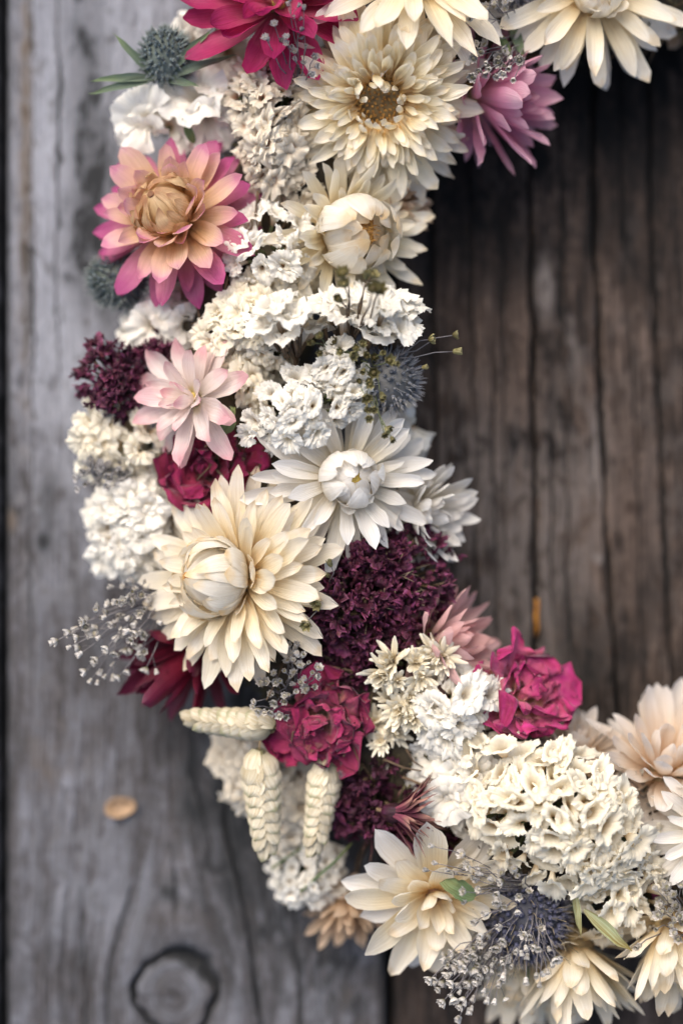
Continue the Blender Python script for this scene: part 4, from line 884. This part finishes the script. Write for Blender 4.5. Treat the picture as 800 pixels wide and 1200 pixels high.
# ------------------------------------------------------------------ quaking grass seed heads
GP = 'quaking grass seed heads'
def seed_head(label, p0, p1, h0, h1, wd, seed, n=8):
    wd *= .68
    """p0 = stem end, p1 = tip"""
    rng = random.Random(seed); A = W(*p0, h0); B = W(*p1, h1); ax = (B - A).normalized(); L = (B - A).length / S
    t = bpy.data.objects.new('seed_head', None); C.objects.link(t); t.empty_display_size = .005
    view = Vector((0, -1, 0)); y = (view - ax * view.dot(ax)).normalized(); x = y.cross(ax)
    t.matrix_world = Matrix.Translation(A) @ Matrix((x, y, ax)).transposed().to_4x4()   # local z along the head, y to the viewer
    tag(t, label, 'seed head', GP)
    def scale_mesh(sl, sw):
        vs_, uv, fs = [], [], []; nu, nv = 6, 7
        for j in range(nv + 1):
            tt = j / nv; ww = sw * (.45 + .55 * math.sin(min(tt / .5, 1) * math.pi / 2)) * math.sqrt(max(1 - (max(tt - .45, 0) / .55) ** 2.2, .012))
            for i in range(nu + 1):
                u = i / nu * 2 - 1; bulge = math.cos(u * 1.35) * sw * .40 * math.sin(.35 + tt * 2.2)
                vs_.append((u * ww, bulge + rng.uniform(-.15, .15), tt * sl)); uv.append((i / nu, tt))
        fs = [(j * (nu + 1) + i, j * (nu + 1) + i + 1, (j + 1) * (nu + 1) + i + 1, (j + 1) * (nu + 1) + i) for j in range(nv) for i in range(nu)]
        return mesh('scale', vs_, fs, M['pod'], uv)
    ms = [scale_mesh(L * .235, wd * .54) for _ in range(4)]
    for i in range(n * 2 + 1):
        f = i / (n * 2); z = L * (.0 + .80 * f); side = 1 if i % 2 else -1
        env = min(1, .72 + 2.2 * f) * (1 - .52 * max(f - .25, 0) / .75)
        last = i >= n * 2 - 1
        for fb in (1, -1):      # front and back of the head
            a = side * R_(42) * fb
            Mx = Matrix.Rotation((0 if fb == 1 else math.pi) - side * R_(38), 4, 'Z') @ T(0, wd * .17 * env, z) @ RX(R_(-17 + (16 if last else 0))) @ RY(R_(side * 13 * fb)) @ Matrix.Diagonal((env * 1.1, env * 1.1, 1, 1))
            part('scale', rng.choice(ms), t, Mx)
    b = MB(); b.tube([(0, 0, 2), (0, 0, L * .85)], wd * .17, wd * .06, 6); b.build('rachis', M['leaf_pale'], t)
    st = MB(); st.tube([(0, 0, 4), (3, 0, -12), (12, -6, -26), (20, -24, -30), (22, -60, -28)], .9, .9, 4); st.build('stem', M['straw_stem'], t)
    return t
seed_head('pale green seed head lying level, tip pointing left', (322, 852), (213, 842), 165, 150, 36, 131)
seed_head('pale green seed head hanging free on a curved thread, the left of the hanging two', (303, 878), (314, 1006), 160, 150, 44, 132)
seed_head('pale green seed head hanging right below the crimson rose', (384, 888), (367, 1003), 150, 150, 37, 133)

# ------------------------------------------------------------------ leaves, stalks, little things
def leaf(label, p0, p1, h0, h1, wd, seed, mat='leaf', ruffle=.05, bend=15, name='leaf', tip=2.0, cup=.3):
    rng = random.Random(seed); A = W(*p0, h0); B = W(*p1, h1); ax = (B - A).normalized(); L = (B - A).length / S
    view = Vector((0, -1, 0)); z = (view - ax * view.dot(ax)).normalized(); y = z.cross(ax)
    me = petal_mesh(rng, L * 1.03, wd, a0=bend, a1=-bend, cup=cup, tip=tip, nu=4, nv=10, mat=M[mat], ruffle=ruffle, widest=.4)
    o = bpy.data.objects.new(name, me); C.objects.link(o)
    o.matrix_world = Matrix.Translation(A) @ Matrix((ax, y, z)).transposed().to_4x4()
    return tag(o, label, 'leaf')
leaf('small curled green leaf on the ivory yellow strawflower', (556, 1052), (522, 1032), 215, 222, 20, 141, ruffle=.25, tip=1.2)
leaf('small crinkled green leaf beneath the blush strawflower', (262, 508), (276, 478), 180, 190, 17, 142, ruffle=.25, tip=1.2)
leaf('pale striped leaf blade pointing down right beside the blue thistle', (684, 1066), (742, 1114), 195, 200, 14, 143, 'leaf_pale', tip=2.4)
leaf('thin pale leaf spike hanging below the fluted statice', (672, 1040), (678, 1096), 190, 198, 8, 144, 'leaf_pale', tip=2.4)
leaf('green leaf hooked under the white statice at the top left', (228, 168), (212, 140), 130, 150, 10, 145, 'leaf', tip=2)
leaf('narrow grey green leaf at the top beside the lilac strawflower', (598, 30), (614, 66), 140, 160, 12, 146, 'leaf_blue', tip=2)
leaf('second grey green leaf tip touching the lilac strawflower', (584, 40), (599, 68), 150, 165, 9, 147, 'leaf', tip=2)
leaf('small pale pointed bud right of the hanging seed heads', (446, 876), (446, 914), 130, 140, 20, 149, 'statice', tip=1.6, cup=.5, name='flower_bud')
leaf('dark leaf under the thistle bracts at the left', (160, 352), (148, 398), 60, 60, 9, 148, 'leaf', tip=1.6)

def stalk(label, pts, r, mat, seed=0):
    P = [W(*p) for p in pts]; o = bpy.data.objects.new('stalk', None)
    b = MB(); c = P[0]; b.tube([(p - c) / S for p in P], r, r * .8, 6)
    o = part('stalk', b.mesh('stalk', M[mat]), None); o.matrix_world = Matrix.Translation(c)
    return tag(o, label, 'stalk')
stalk('thin green stalk crossing the small hanging statice sprig', [(352, 1045, 110), (392, 1010, 120), (412, 988, 110)], 2, 'leaf')
stalk('green stalk end sticking out left of the small hanging statice sprig', [(318, 1018, 90), (338, 1004, 95), (362, 988, 90)], 1.8, 'leaf')
stalk('straw coloured stalk between ivory strawflower and cream statice', [(544, 975, 130), (552, 1012, 140), (556, 1045, 130)], 7, 'straw_stem')
stalk('green thistle stalk above the purple cluster', [(160, 352, 90), (154, 378, 92), (150, 400, 85)], 2.6, 'leaf')

# curled chip on the grey board
b = MB(); vs_, uv = [], []
for j in range(6):
    t_ = j / 5
    for i in range(16):
        a = 2 * math.pi * i / 16; k = .15 + .85 * t_
        vs_.append((19 * k * math.cos(a), 12.5 * k * math.sin(a) * (1 + .06 * math.cos(3 * a)), 1 + 7 * t_ ** 2 + math.sin(2 * a) * t_)); uv.append((i / 16, t_))
b.add(vs_, [(j * 16 + i, j * 16 + (i + 1) % 16, (j + 1) * 16 + (i + 1) % 16, (j + 1) * 16 + i) for j in range(5) for i in range(16)] + [tuple(range(15, -1, -1))], uv)
chip = part('dry_petal', b.mesh('dry_petal', M['flake']), None)
sm = chip.modifiers.new('thickness', 'SOLIDIFY'); sm.thickness = 1.2 * S
chip.matrix_world = Matrix.Translation(W(142, 945, 2)) @ basis(wdir(0, 0, 1), 0) @ RZ(R_(10))
tag(chip, 'small tan cupped dry petal stuck on the grey board', 'petal')
b = MB(); b.tube([(0, 0, 20), (1, -2, 12), (-1, -3, 0), (1, -2, -12), (0, 0, -22)], 2.4, 2.0, 6)
rs = part('resin_drip', b.mesh('resin_drip', M['resin']), None); rs.matrix_world = Matrix.Translation(W(628, 722, 1))
tag(rs, 'thin amber resin drip in a crack of the dark board', 'resin')

# everything above is laid out upright (z = up in the picture); lay the boards and the wreath flat on the ground
LAY = Matrix.Rotation(R_(-90), 4, 'X')
bpy.context.view_layer.update()
for o in list(bpy.context.scene.objects):
    if o.parent is None and o.type not in ('CAMERA', 'LIGHT'): o.matrix_world = LAY @ o.matrix_world
